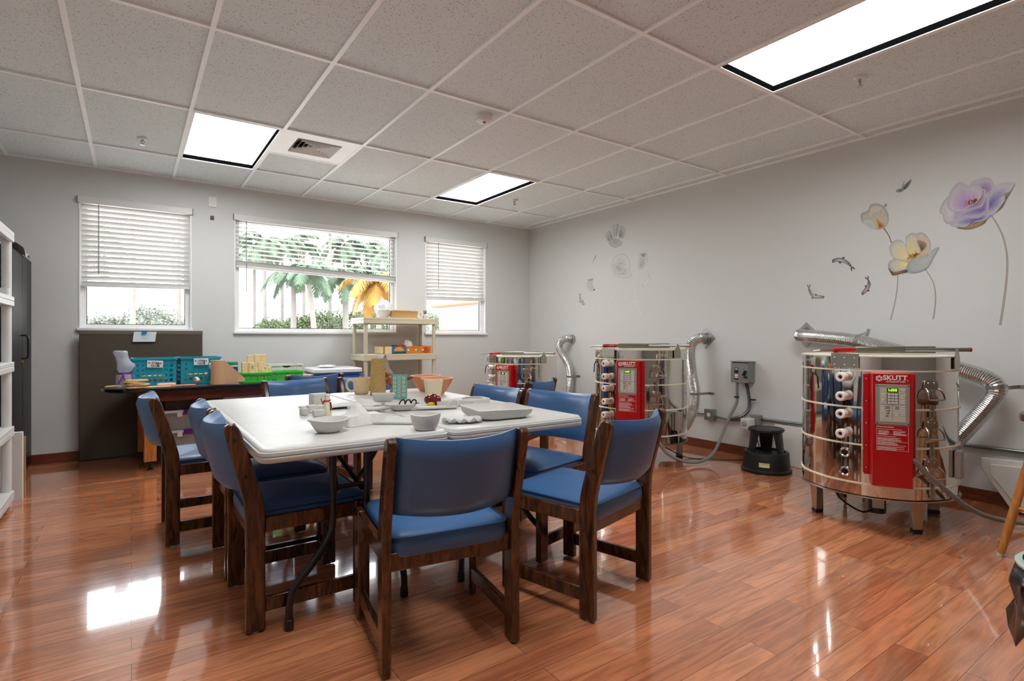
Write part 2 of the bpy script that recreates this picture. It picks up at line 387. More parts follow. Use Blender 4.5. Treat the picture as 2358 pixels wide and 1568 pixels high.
# windows, blinds
M_frame = mat('white_vinyl', (240, 241, 240), .35)
M_gasket = mat('black_gasket', (20, 20, 22), .5)
def window(n, op):
    a, b, z0, z1 = op; y = BW
    g = G(); th = .012
    # white jamb lining of the reveal
    g.bx(a, a+th, y-.004, y+.12, z0, z1); g.bx(b-th, b, y-.004, y+.12, z0, z1); g.bx(a+th, b-th, y-.004, y+.12, z1-th, z1)
    # vinyl frame
    k = .04
    g.bx(a+th, a+th+k, y+.06, y+.12, z0+.02, z1-th); g.bx(b-th-k, b-th, y+.06, y+.12, z0+.02, z1-th); g.bx(a+th+k, b-th-k, y+.06, y+.12, z0+.02, z0+.055); g.bx(a+th+k, b-th-k, y+.06, y+.12, z1-th-k, z1-th)
    o = struct(g, 'window_%d' % n, M_frame, bev=.0015)
    G().bx(a-.012, b+.012, y-.03, y+.12, z0-.004, z0+.02).build('sill', M_frame, o, .003)
    h = G(); A, B_, Z0, Z1 = a+th+k, b-th-k, z0+.055, z1-th-k
    q = .006
    h.bx(A, A+q, y+.085, y+.1, Z0, Z1); h.bx(B_-q, B_, y+.085, y+.1, Z0, Z1); h.bx(A+q, B_-q, y+.085, y+.1, Z0, Z0+q); h.bx(A+q, B_-q, y+.085, y+.1, Z1-q, Z1)
    h.build('gasket', M_gasket, o)
    G().bx(A+.003, B_-.003, y+.09, y+.094, Z0+.003, Z1-.003).build('pane', glass_mat(), o)
for i, op in enumerate(OPEN): window(i+1, op)
def slat_mat():
    m = mat('blind_slat', (236, 235, 231), .4); nt = m.node_tree; b = nt.nodes['Principled BSDF']; o = nt.nodes['Material Output']
    t = nt.nodes.new('ShaderNodeBsdfTranslucent'); t.inputs['Color'].default_value = (.85, .85, .83, 1); x = nt.nodes.new('ShaderNodeMixShader'); x.inputs[0].default_value = .12
    nt.links.new(b.outputs[0], x.inputs[1]); nt.links.new(t.outputs[0], x.inputs[2]); nt.links.new(x.outputs[0], o.inputs['Surface']); return m
M_slat = slat_mat()
M_val = mat('blind_valance', (222, 221, 217), .4)
def blind(op, zl, zr, closed, n, label, wandx, wandz, stack=0, cords=()):
    a, b, z0, z1 = op; y = BW+.032
    t = thing('window_blind', label, 'blind', ((a+b)/2, BW, z1), 0, 'white slatted window blinds'); w = (b-a)/2
    h = G(); h.bx(-w-.006, w+.006, -.026, -.012, -.05, .012); h.build('valance', M_val, t, .003)
    h = G(); h.bx(-w-.012, -w-.007, -.026, -.004, -.05, .012); h.bx(w+.007, w+.012, -.026, -.004, -.05, .012); h.build('end_cap', mat('cap_shadow_grey', (120, 120, 118), .5), t)
    h = G(); h.bx(-w+.016, w-.016, .004, .05, -.045, -.005); h.build('headrail', M_slat, t)
    zb = lambda x: (zl+(zr-zl)*(x+w)/(2*w))-z1
    ww = w-.018
    h = G(); yc = .032
    top = -.07
    for k in range(n):
        f = k/(n-1) if n > 1 else 0
        def zz(x): return top+(zb(x)+.03+stack*.0042-top)*f
        an = radians(54) if closed else radians(12)
        L = []
        for xx in (-ww, 0, ww):
            l = []
            for q in range(7):
                s_ = -1+2*q/6; off = s_*.024; crown = .0022*(1-s_*s_)
                l.append(Vector((xx, yc+off*cos(an)-crown*sin(an), zz(xx)-off*sin(an)*-1*-1+crown*cos(an))))
            l += [p+Vector((0, .0012*sin(an), -.0018)) for p in reversed(l)]
            L.append(l)
        h.loops(L)
    for k in range(stack):
        L = []
        for xx in (-ww, ww): L.append([Vector((xx, yc+dy, zb(xx)+.026+k*.0042+dz)) for dy, dz in ((-.025, 0), (.025, 0), (.025, .0026), (0, .0042), (-.025, .0026))])
        h.loops(L)
    h.build('slats', M_slat, t)
    h = G(); L = [[Vector((xx, yc+dy, zb(xx)+dz)) for dy, dz in ((-.026, 0), (.026, 0), (.026, .02), (-.026, .02))] for xx in (-ww, ww)]; h.loops(L); h.build('bottom_rail', M_slat, t, .003)
    for cx in cords:
        h = G()
        for dy in (-.0265, .0265): h.tube([(cx, yc+dy, -.045), (cx, yc+dy, zb(cx)+.02)], .0014, 5)
        h.build('ladder_cord', M_slat, t)
    h = G(); h.cyl((wandx, -.004, -.05), (wandx, -.004, wandz-z1), .0042, n=6); h.build('wand', mat('wand_grey', (150, 150, 148), .3), t)
blind(OPEN[0], 1.592, 1.607, True, 16, 'closed white blind over the upper part of the left window', -.30, 1.71, cords=(-.26, .30))
blind(OPEN[1], 1.862, 1.800, False, 10, 'half-raised white blind with tilted open slats over the wide middle window', -.79, 1.60, stack=9, cords=(-.72, -.24, .24, .72))
blind(OPEN[2], 1.605, 1.617, True, 16, 'closed white blind over the narrow right window', -.27, 1.74, cords=(-.25, .26))
# wall fittings
h = G(); a = wy(480, 453); b = wy(498, 478)
t = thing('wall_speaker_plate', 'small white square wall plate high between the left and middle windows', 'wall plate', (.683, BW, 2.514))
G().bx(-.036, .036, -.012, 0, -.052, .052).build('plate', M_white, t, .002)
G().bx(-.017, .017, -.018, -.012, -.028, .028).build('insert', M_white, t, .002)
t = thing('wall_sensor', 'tiny black sensor on the wall below the white wall plate', 'sensor', (.681, BW, 2.35))
G().bx(-.016, .016, -.014, 0, -.019, .019).build('body', M_blackp, t, .002)
G().bx(-.002, .002, -.015, -.014, -.012, .012).build('slot', mat('slot_grey', (70, 70, 70)), t)
# ================================================================ CHAIRS
M_glide = mat('chair_glide', (200, 196, 188), .4)
def make_chair(label, group):
    t = thing('dining_chair', label, 'chair', (0, 0, 0), 0, group)
    cl = [(-.2125, 0, .034), (-.2125, .30, .034), (-.2125, .43, .034), (-.218, .49, .034), (-.232, .55, .033), (-.262, .66, .031), (-.292, .765, .028)]
    fr = [(y+w, z) for y, z, w in cl]; bk = [(y-w, z) for y, z, w in cl]
    ty, tz = -.2975, .768; arc = [(ty+.028*cos(a), tz+.028*sin(a)*1.05) for a in [pi*k/8 for k in range(1, 8)]]
    prof = fr+arc+bk[::-1]
    for sx in (-1, 1):
        h = G(); h.prism(prof, sx*.237-.016, sx*.237+.016, 'x')
        p = h.build('rear_leg', M_chairw, t, .005)
        h = G()
        for (yy, zz) in ((-.285, .735), (-.248, .595)):
            h.lathe([(.0065, -.0005), (.0065, .0015), (0, .0015)], (sx*.2535-(.001 if sx < 0 else -.001)*0, yy, zz), 10, M=Matrix.Rotation(sx*pi/2, 4, 'Y'))
        h.build('bolt_recess', M_dark, p)
        G().lathe([(0, -.006), (.011, -.006), (.011, .001), (0, .001)], (sx*.237, -.2125, .0), 10).build('glide', M_glide, p)
        h = G(); h.bx(sx*.237-.016, sx*.237+.016, .168, .233, 0, .432); p = h.build('front_leg', M_chairw, t, .006)
        G().lathe([(0, -.006), (.011, -.006), (.011, .001), (0, .001)], (sx*.237, .2, .0), 10).build('glide', M_glide, p)
        G().bx(sx*.239-.012, sx*.239+.012, -.179, .168, .372, .43).build('side_rail', M_chairw, t, .004)
        G().bx(sx*.237-.011, sx*.237+.011, -.179, .168, .066, .122).build('stretcher', M_chairw, t, .004)
    G().bx(-.221, .221, -.225, -.203, .335, .398).build('back_rail', M_chairw, t, .004)
    G().bx(-.221, .221, .19, .212, .335, .398).build('front_rail', M_chairw, t, .004)
    # upholstered seat, domed, with soft edges
    def ring(off, z, dome=0):
        return [Vector((x, y+.005, z + dome*(1-(x/.23)**2)*(1-((y)/.26)**2))) for x, y in rrect(.436-2*off, .468-2*off, .045-min(off*.6, .03), 5)]
    L = [ring(.01, .372), ring(.0, .384), ring(-.003, .41), ring(.0, .438), ring(.012, .452, .004), ring(.04, .461, .010), ring(.09, .463, .018), ring(.15, .463, .022), ring(.2, .463, .024)]
    h = G(); h.loops(L); s_ = h.build('seat', M_vinyl, t, ang=75)
    h = G(); h.tube(ring(-.003, .444), .0032, 6, True); h.build('piping', M_pip, s_)
    # curved backrest between the posts, leaning with them
    Lp = []; N = 16
    for i in range(N+1):
        u = -1+2*i/N; x = u*.2205
        bow = -.078*(1-u*u); e = 1-.4*max(0, abs(u)-.85)/.15
        sag = -.012*(1-u*u)
        l = []
        z0, z1 = .530-.010*(1-u*u), .796+sag
        th = .026*e
        for (s2, side) in [(k/8, 1) for k in range(9)]+[(1-k/8, -1) for k in range(9)]:
            z = z0+(z1-z0)*s2
            lean = -.215-(.078+.004)*max(0, (z-.47)/.33)
            rnd = sqrt(max(0, 1-abs(2*s2-1)**8))
            l.append(Vector((x, lean+bow+.012+side*th*(.18+.82*rnd), z)))
        Lp.append(l)
    h = G(); h.loops(Lp); h.build('backrest', M_vinyl, t, ang=70)
    return t
CH = [ # x, y, rotation, label
 (.958, 1.905, -8.6, 'blue chair at the near end of the white tables, its back towards the viewer'),
 (1.665, 1.865, 14.5, 'blue chair beside the near right table corner, turned slightly, nearest the large kiln'),
 (1.822, 2.425, 104, 'blue chair tucked in at the right table edge behind the turned corner chair'),
 (1.715, 2.985, 97.5, 'blue chair farther along the right table edge, in front of the far kiln'),
 (2.426, 3.53, 28.3, 'blue chair standing away from the table, its back towards us, by the farthest kiln'),
 (.600, 2.498, -90, 'blue chair nearest on the left table side, seat under the table beside the black leg'),
 (.598, 3.045, -90, 'middle blue chair of the three on the left table side'),
 (.395, 3.685, -90, 'blue chair farthest back on the left table side, pulled out in front of the drawers'),
 (1.092, 4.086, 191, 'blue chair facing us across the far left table end'),
 (1.278, 5.16, 7.2, 'dark-looking blue chair at the dark side table, back to the viewer'),
 (1.648, 4.118, 186.7, 'blue chair across the far right table end, behind the cream mug')]
c0 = None
for (x, y, r, l) in CH:
    if c0 is None:
        c0 = make_chair(l, 'blue vinyl chairs'); c0.location = (x, y, .006); c0.rotation_euler = (0, 0, radians(r))
    else: dup(c0, (x, y, .006), radians(r), l, 'blue vinyl chairs')
# ================================================================ FOLDING TABLES
M_top = mat('table_plastic', (202, 202, 196), .38, bump=.1, bscale=45, var=.035, vscale=9)
TT = .735
def make_table(label):
    t = thing('folding_table', label, 'table', (0, 0, 0), 0, 'white folding tables')
    W, D, R = .748, 1.83, .045
    def lp(off, z): return [Vector((x, y, z)) for x, y in rrect(W-2*off, D-2*off, max(R-off*.5, .01), 6)]
    L = [lp(.02, TT-.052), lp(.006, TT-.05), lp(.001, TT-.044), lp(.001, TT-.032), lp(.006, TT-.030), lp(.006, TT-.027), lp(.002, TT-.025), lp(.002, TT-.014), lp(.007, TT-.012), lp(.008, TT-.006), lp(.014, TT-.001), lp(.022, TT), lp(.028, TT-.0012), lp(.034, TT-.0012), lp(.038, TT)]
    h = G(); h.loops(L); h.build('tabletop', M_top, t, ang=50)
    for sy in (-1, 1):
        y0 = sy*.735
        h = G()
        for sx in (-1, 1):
            p = smooth_path([(sx*.07, y0, TT-.053), (sx*.07, y0, .55), (sx*.07, y0, .40), (sx*.085, y0, .33), (sx*.15, y0, .235), (sx*.215, y0, .16), (sx*.235, y0, .10), (sx*.237, y0, .02)], 5)
            h.tube(p, .0145, 10)
        h.tube([(-.07, y0, .52), (.07, y0, .52)], .009, 8); h.tube([(-.30, y0, TT-.062), (.30, y0, TT-.062)], .012, 8)
        lg = h.build('leg_frame', M_black, t)
        for sx in (-1, 1): G().lathe([(.0165, 0), (.018, .004), (.017, .04), (.0148, .042)], (sx*.237, y0, 0), 12).build('rubber_foot', M_blackp, lg)
        h = G()
        h.tube(smooth_path([(-.05, y0, .50), (-.03, y0-sy*.12, .56), (0, y0-sy*.30, .655), (0, y0-sy*.40, TT-.056)], 5), .0095, 8)
        h.tube(smooth_path([(.05, y0, .50), (.03, y0-sy*.12, .56), (0, y0-sy*.30, .655)], 5), .0095, 8)
        h.build('brace', M_black, t)
    return t
t1 = make_table('left of two white folding tables pushed together, carrying the bisque pots'); t1.location = (.735, 2.942, 0)
t2 = dup(t1, (1.4865, 2.932, 0), 0, 'right of two white folding tables pushed together, carrying the large shallow dish')
# ================================================================ SIDE TABLE AND WHAT STANDS UNDER IT
M_oak = wood('honey_oak', (172, 100, 46), (208, 138, 72), (30, 30, 4), .35, .2)
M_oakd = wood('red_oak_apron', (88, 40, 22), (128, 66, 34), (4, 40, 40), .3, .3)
M_walnut = wood('dark_walnut_top', (66, 44, 36), (92, 64, 52), (5, 40, 40), .25, .4)
ST = .70
stx, sty, srz = .655, 5.845, radians(4)
t = thing('side_table', 'long dark-topped oak table with rounded end under the left windows', 'table', (stx, sty, 0), srz)
def race(L, D, off): 
    r = D/2-off; P = []
    for k in range(17): a = -pi/2+pi*k/16; P.append((L/2-D/2+.06+r*cos(a)*.85, r*sin(a)))
    for k in range(17): a = pi/2+pi*k/16; P.append((-L/2+D/2-.06+r*cos(a)*.85, r*sin(a)))
    return P
h = G(); L = [[Vector((x, y, z)) for x, y in race(1.75, .80, o)] for o, z in ((.012, ST-.036), (.002, ST-.03), (0, ST-.018), (.002, ST-.006), (.01, ST))]
h.loops(L); h.build('tabletop', mat('black_edge_band', (16, 16, 18), .25, coat=.4), t)
h = G(); h.loops([[Vector((x, y, z)) for x, y in race(1.75, .80, .013)] for z in (ST, ST+.0012)]); h.build('top_veneer', M_walnut, t)
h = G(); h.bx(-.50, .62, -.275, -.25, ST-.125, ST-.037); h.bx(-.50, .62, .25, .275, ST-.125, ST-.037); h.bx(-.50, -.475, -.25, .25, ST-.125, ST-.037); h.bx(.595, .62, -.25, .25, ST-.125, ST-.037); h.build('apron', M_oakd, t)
for (x, y) in ((-.545, -.262), (-.545, .262), (.66, -.262), (.66, .262)):
    l = G().bx(x-.045, x+.045, y-.045, y+.045, .075, ST-.037).build('leg', M_oak, t, .004)
    h = G(); h.bx(x-.04, x+.04, y-.04, y+.04, .055, .075); h.lathe([(.012, 0), (.022, .004), (.022, .014), (.009, .02), (.009, .055)], (x, y, 0), 12); h.build('foot', M_black, l)
# storage boxes with purple handles under it
M_clear = mat('clear_plastic', (205, 205, 205), .15, alpha=.38)
M_purp = mat('purple_plastic', (98, 20, 140), .3)
M_cont = mat('stored_paper', (168, 160, 154), .8, var=.25, vscale=25)
for k, (z, l) in enumerate(((.13, 'clear storage box with purple handle under the dark table, lower of two'), (.307, 'clear storage box with purple handle under the dark table, upper of two'), (.485, 'dark flat tray box on top of the clear storage boxes under the dark table'))):
    tt = thing('storage_box', l, 'storage box', (.452, 5.815, z), srz, 'storage boxes under the side table')
    if k < 2:
        h = G(); h.loops([[Vector((x, y, q)) for x, y in rrect(.50-o, .36-o, .03)] for o, q in ((.04, 0), (.0, .15))], True, True); h.build('box', M_clear, tt)
        h = G()
        for i in range(7): h.box((0, 0, .012+i*.017), (.42-.02*(i % 3), .28-.02*(i % 2), .011), rz=.05*(-1)**i)
        h.build('contents', M_cont, tt)
        G().loops([[Vector((x, y, q)) for x, y in rrect(.515, .375, .03)] for q in (.15, .172)]).build('lid', M_plas, tt)
        G().bx(-.085, .085, -.205, -.186, .14, .178).build('handle', M_purp, tt, .004)
        h = G()
        for sx in (-1, 1): h.bx(sx*.115-.02, sx*.115+.02, -.198, -.186, .115, .165)
        h.build('latch', M_plas, tt, .003)
    else:
        G().loops([[Vector((x, y, q)) for x, y in rrect(.50-o, .36-o, .03)] for o, q in ((.03, 0), (.0, .10))]).build('box', M_blackp, tt)
        G().loops([[Vector((x, y, q)) for x, y in rrect(.515, .375, .03)] for q in (.10, .115)]).build('lid', mat('smoke_lid', (60, 60, 62), .15), tt)
single(G().bx(-.24, .24, -.17, .17, 0, .125), 'flat_carton', mat('dim_cardboard', (120, 96, 70), .8), 'flat brown carton on the floor under the clear storage boxes', 'carton', (.452, 5.815, .001), srz, bev=.003)
single(G().bx(-.22, .22, -.011, .011, 0, .585), 'white_board', mat('board_grey', (196, 197, 194), .5), 'blank white board standing upright under the dark table', 'board', (.90, 5.70, 0), radians(7), bev=.002)
# ================================================================ BROWN PARTITION BOARD + NOTE
M_fab = mat('taupe_fabric', (84, 74, 63), .95, bump=.3, bscale=500, var=.14, vscale=160)
t = thing('partition_panel', 'big taupe fabric board leaning against the wall below the left window', 'board', (.10, 6.262, 0))
G().bx(-.485, .485, -.02, .02, .012, 1.185).build('fabric_face', M_fab, t, .006)
G().bx(-.487, .487, -.022, .022, 1.15, 1.188).build('top_edge', mat('taupe_edge', (112, 100, 86), .9, bump=.2, bscale=400), t, .005)
G().bx(-.485, .485, -.018, .018, 0, .012).build('base_strip', M_dark, t)
a = wy(305, 787, 6.236); b = wy(357, 764, 6.236)
t = thing('paper_note', 'white paper note taped to the taupe board with blue tape', 'note', ((a.x+b.x)/2, 6.2365, (a.z+b.z)/2))
w = (b.x-a.x)/2; hh = (b.z-a.z)/2
h = G(); h.sheet(6, 4, lambda u, v: (-w+2*w*u+.012*(v-.0), -.006-.006*(1-v)*(.5+.5*sin(3*u)), -hh+2*hh*v), .0006, (0, -1, 0)); h.build('sheet', mat('note_paper', (214, 224, 226), .8), t)
h = G()
for k in range(3): h.bx(-.02, .05-.01*k, -.0145, -.0138, .03-.022*k, .032-.022*k)
h.build('handwriting', mat('ink_grey', (130, 140, 150), .8), t)
h = G(); h.prism([(-.02, -.028), (.02, -.02), (.03, .012), (-.015, .012)], -.0165, -.0148, 'y', Matrix.Translation((.0, 0, hh))); h.build('tape', mat('blue_tape', (36, 116, 170), .6), t)
# ================================================================ WHITE SHELF UNIT AND CABINET AT THE LEFT EDGE
M_shelfw = mat('shelf_white', (224, 225, 222), .4)
t = thing('shelf_unit', 'tall white plastic shelf unit at the left picture edge', 'shelf', (-.868, 4.455, 0))
for z in (.10, .53, .96, 1.395, 1.825):
    h = G(); h.bx(-.225, .225, -.455, .455, z-.03, z); 
    h.bx(-.225, -.2, -.455, .455, z-.065, z-.03); h.bx(.2, .225, -.455, .455, z-.065, z-.03); h.bx(-.2, .2, -.455, -.43, z-.065, z-.03); h.bx(-.2, .2, .43, .455, z-.065, z-.03)
    h.build('shelf_board', M_shelfw, t, .004)
for sx in (-1, 1):
    for sy in (-1, 1):
        h = G(); zs = [0, .0351, .10, .465, .53, .895, .96, 1.33, 1.395, 1.76]
        for i in range(0, 10, 2): h.cyl((sx*.19, sy*.42, zs[i]), (sx*.19, sy*.42, zs[i+1]), .027, .027, 14)
        h.build('post', M_shelfw, t)
single(G().prism(rrect(.10, .06, .02, 3), 0, .05), 'white_jar', M_plas, 'small white item on the upper middle shelf of the white unit', 'jar', (-.70, 4.80, 1.395))
t = thing('metal_cabinet', 'tall glossy black metal cabinet behind the white shelf unit', 'cabinet', (-.955, 5.72, 0))
M_cab = mat('black_enamel', (12, 14, 19), .4, spec=.25)
G().bx(-.265, .235, -.46, .46, .02, 1.79).build('body', M_cab, t, .004)
G().bx(-.25, .23, -.45, .45, 0, .02).build('plinth', M_black, t)
for sy in (-1, 1):
    d = G().bx(.236, .254, min(sy*.455, sy*.003), max(sy*.455, sy*.003), .05, 1.77).build('door', M_cab, t, .005)
    if sy < 0:
        h = G(); h.tube(smooth_path([(.254, -.07, 1.14), (.29, -.07, 1.135), (.295, -.07, 1.08), (.295, -.07, 1.02), (.29, -.07, .965), (.254, -.07, .96)], 4), .0065, 8); h.build('handle', M_black, d)
        h = G(); h.lathe([(.016, 0), (.016, .012), (0, .014)], (.254, -.07, .93), 12, M=Matrix.Rotation(pi/2, 4, 'Y')); h.bx(.266, .269, -.078, -.062, .885, .925); h.build('lock', mat('brass', (190, 150, 80), .25, 1.0), d)
h = G()
h.sheet(10, 6, lambda u, v: (-.20+.47*u, -.18+.34*v, .02+.035*sin(5*u+2*v)**2+.02*sin(9*v+u)-(.05*(u-.9)*8 if u > .9 else 0)), .004)
t = thing('plastic_packet', 'crumpled white plastic packet with red print on the black cabinet', 'packet', (-.955, 5.80, 1.791))
h.xf(Matrix.Translation((0, 0, .004))); h.build('wrapper', mat('shiny_white_film', (230, 226, 228), .25, bump=.4, bscale=40), t)
h = G(); h.sheet(6, 3, lambda u, v: (-.12+.2*u, -.08+.14*v, .075+.006*sin(4*u)), .003); h.build('print', mat('red_print', (190, 40, 36), .4), t)
for (x, y, w, d, z, l, m) in ((-.69, 5.035, .15, .05, .47, 'white foam board standing on the floor beside the white shelf unit', mat('foam_white', (222, 223, 220), .6)), (-.703, 5.115, .16, .03, .425, 'thin white board with printed cardboard edge, behind the foam board on the floor', mat('foam_white', (222, 223, 220), .6))):
    t = thing('foam_board', l, 'board', (x, y, 0), 0)
    G().bx(-w/2, w/2, -d/2, d/2, 0, z).build('sheet', m, t, .002)
    if d < .04:
        G().bx(w/2, w/2+.012, -d/2, d/2, 0, z).build('cardboard_edge', mat('cardboard', (196, 150, 92), .8), t)
        h = G()
        for k in range(16): h.bx(w/2+.012, w/2+.0128, -.009, .009*(1 if k % 3 else .3), .12+k*.017, .129+k*.017)
        h.build('print', mat('print_grey', (96, 84, 70), .8), t)
# ================================================================ BEIGE SHELF UNIT AND ITS LOAD
M_beige = mat('beige_plastic', (206, 199, 172), .45)
t = thing('shelf_unit', 'beige plastic shelf unit between the wide window and the narrow window', 'shelf', (2.555, 6.075, 0))
zz = [.06, .50, .93, 1.345]
for z in zz:
    h = G(); h.bx(-.455, .455, -.22, .22, z-.03, z); h.bx(-.455, -.43, -.22, .22, z-.07, z-.03); h.bx(.43, .455, -.22, .22, z-.07, z-.03); h.bx(-.43, .43, -.22, -.195, z-.07, z-.03); h.bx(-.43, .43, .195, .22, z-.07, z-.03)
    h.build('shelf_board', M_beige, t, .004)
for sx in (-1, 1):
    for sy in (-1, 1):
        h = G()
        for a, b in ((.06, .43), (.50, .86), (.93, 1.275)): h.cyl((sx*.42, sy*.185, a), (sx*.42, sy*.185, b), .022, .022, 14)
        h.build('post', M_beige, t)
def open_box(g, w, d, z0, z1, th, flare=0):
    o0 = [Vector((x, y, z0)) for x, y in rrect(w-2*flare, d-2*flare, .02)]; o1 = [Vector((x, y, z1)) for x, y in rrect(w, d, .02)]
    i1 = [Vector((x, y, z1)) for x, y in rrect(w-2*th, d-2*th, .018)]; i0 = [Vector((x, y, z0+th)) for x, y in rrect(w-2*flare-2*th, d-2*flare-2*th, .018)]
    return g.loops([o0, o1, i1, i0])
t = thing('plastic_tub', 'tan plastic tub with paper rolls on top of the beige shelf unit', 'tub', (2.62, 5.99, 1.346))
h = G(); open_box(h, .31, .22, 0, .085, .004, .012); h.build('tub', mat('tan_plastic', (214, 170, 112), .45), t)
h = G(); h.loops([[Vector((x, y, z)) for x, y in rrect(.322, .232, .02)] for z in (.08, .087)], True, False); h.build('rim', mat('tan_rim', (230, 188, 130), .45), t)
single(G().cyl((0, -.09, .0), (0, .09, 0), .042).xf(Matrix.Rotation(pi/2-.2, 4, 'Z')), 'kraft_roll', mat('kraft', (192, 154, 108), .8), 'short brown roll lying in the tan tub on the beige shelf', 'roll', (2.60, 5.99, 1.40))
single(G().ell((0, 0, 0), .05, .04, .035), 'cotton_ball', mat('cotton', (240, 238, 234), .9, bump=.4, bscale=60), 'white soft bundle in the right end of the tan tub', 'bundle', (2.71, 6.0, 1.40))
def crumple(c, sx, sy, sz, seed, m, name, label, cat):
    rnd = random.Random(seed); g = G(); nu, nv = 14, 9; L = []
    for i in range(1, nv):
        tt = pi*i/nv
        L.append([Vector((sx*sin(tt)*cos(2*pi*k/nu), sy*sin(tt)*sin(2*pi*k/nu), sz*(1-cos(tt))/2))*(1+rnd.uniform(-.16, .16)) for k in range(nu)])
    for l in L:
        for p in l: p.z = max(p.z, .001)
    g.loops(L); return single(g, name, m, label, cat, c, 0, ang=25)
M_film = mat('white_film', (240, 241, 243), .3, bump=.5, bscale=35)
crumple((2.40, 6.04, 1.346), .095, .10, .19, 3, M_film, 'plastic_bag', 'crumpled white plastic bag left of the tan tub on the beige shelf', 'bag')
t = thing('tape_roll', 'whitish ring-shaped roll standing right of the tan tub', 'roll', (2.826, 5.98, 1.346))
h = G(); h.lathe([(.028, -.02), (.042, -.02), (.042, .02), (.028, .02), (.028, -.02)], (0, 0, .042), 24, M=Matrix.Rotation(pi/2, 4, 'X'), cap=False); h.build('ring', mat('tape_white', (226, 222, 212), .5), t)
t = thing('figurine', 'small grey and white figurine on the right end of the beige shelf top', 'figurine', (2.90, 5.97, 1.346))
G().lathe([(0, 0), (.026, 0), (.03, .015), (.022, .045), (.014, .058), (0, .06)]).build('body', M_clay, t)
G().ell((0, 0, .074), .022, .02, .02).build('head', mat('grey_glaze', (120, 116, 112), .4), t)
h = G(); h.ell((-.016, 0, .092), .008, .005, .01); h.ell((.016, 0, .092), .008, .005, .01); h.build('ears', mat('grey_glaze', (120, 116, 112), .4), t)
# produce box
t = thing('cardboard_box', 'orange cardboard produce box with teal panel on the middle beige shelf', 'box', (2.638, 6.02, .931))
h = G(); open_box(h, .60, .30, 0, .088, .006); h.build('carton', mat('orange_card', (206, 132, 46), .7), t)
h = G(); h.bx(-.302, -.3, -.13, .13, .004, .085); h.bx(-.285, -.205, -.1516, -.15, .003, .086); h.build('pale_panel', mat('pale_card', (232, 214, 176), .7), t)
h = G(); h.bx(-.205, -.025, -.1518, -.15, .003, .086); h.build('teal_panel', mat('teal_print', (36, 120, 140), .6), t)
h = G(); h.prism([(-.115+.062*cos(pi*k/12), .034+.046*sin(pi*k/12)) for k in range(13)], -.1526, -.1518, 'y'); h.build('sun_print', mat('peach_print', (232, 156, 96), .6), t)
h = G(); h.prism([(-.2, .004), (-.03, .004), (-.03, .022), (-.06, .03), (-.1, .02), (-.14, .026), (-.2, .014)], -.1527, -.1519, 'y'); h.build('field_print', mat('green_print', (28, 84, 70), .6), t)
h = G(); h.prism([(.222+.045*cos(2*pi*k/18)*(1+.04*cos(10*pi*k/18)), .04+.036*sin(2*pi*k/18)) for k in range(18)], -.1522, -.15, 'y'); h.build('tomato_print', mat('tomato_print', (186, 74, 34), .6), t)
h = G()
for k in range(5): h.prism([(.222, .072), (.222+.02*cos(pi*k/4), .07+.012*sin(pi*k/4)-.004), (.222+.004*cos(pi*k/4+.6), .066)], -.153, -.1523, 'y')
h.build('stalk_print', mat('green_print', (28, 84, 70), .6), t)
h = G()
for k in (.0, .095, .185): h.prism([(k+.0+.011*cos(2*pi*q/14), .044+.011*sin(2*pi*q/14)) for q in range(14)], -.1525, -.15, 'y')
h.build('vent_hole', mat('hole_white', (236, 232, 224), .8), t)
h = G(); text_geo(h, 'TOMATOES', .022, Matrix(((1, 0, 0, .08), (0, 0, -1, -.1504), (0, 1, 0, .072), (0, 0, 0, 1)))); h.build('lettering', mat('brown_print', (184, 114, 40), .7), t)
single(G().tube(smooth_path([(-.09, 0, 0), (-.06, 0, .03), (.0, .0, .045), (.05, 0, .03), (.08, 0, -.005)], 5), .011, 8), 'red_handle', mat('red_plastic', (206, 26, 34), .35), 'curved red plastic handle sticking out of the produce box', 'tool', (2.60, 6.0, .99))
crumple((2.70, 6.03, .94), .05, .05, .15, 9, M_film, 'tissue_paper', 'white tissue bunch poking out of the produce box', 'tissue')
single(G().bx(-.03, .03, -.012, .012, 0, .012), 'black_marker', M_blackp, 'small black item on the left rim of the produce box', 'marker', (2.47, 5.885, 1.0195))
# tall blue bin with white lid
M_blue = mat('blue_bin', (24, 78, 148), .35)
t = thing('storage_bin', 'tall blue plastic bin with white lid at the right of the dark table', 'bin', (1.80, 5.98, 0))
h = G(); h.loops([[Vector((x, y, z)) for x, y in rrect(.46-o, .46-o, .05)] for o, z in ((.09, 0), (.0, .73))]); h.build('tub', M_blue, t)
h = G()
for z, o in ((.62, .0), (.70, .0), (.735, -.02)): h.loops([[Vector((x, y, q)) for x, y in rrect(.475-o, .475-o, .05)] for q in (z, z+.018)])
h.build('ribs', mat('blue_bin_light', (44, 104, 176), .35), t)
h = G(); h.loops([[Vector((x, y, z)) for x, y in rrect(.51-o, .51-o, .06)] for o, z in ((0, .755), (0, .785), (.02, .795), (.05, .795))]); h.build('lid', mat('lid_white', (232, 234, 236), .35), t)
h = G()
for k in range(6): h.bx(.02+.024*k, .036+.024*k+.004*(k % 2), -.2335, -.2325, .56-.012*(k % 3), .60)
h.bx(.02, .18, -.2335, -.2325, .50, .512)
h.build('label_print', mat('label_pale', (178, 196, 190), .6), t)
crumple((1.72, 5.93, .796), .10, .07, .03, 21, M_film, 'plastic_sheet', 'folded white plastic sheet lying on the blue bin lid', 'sheet')
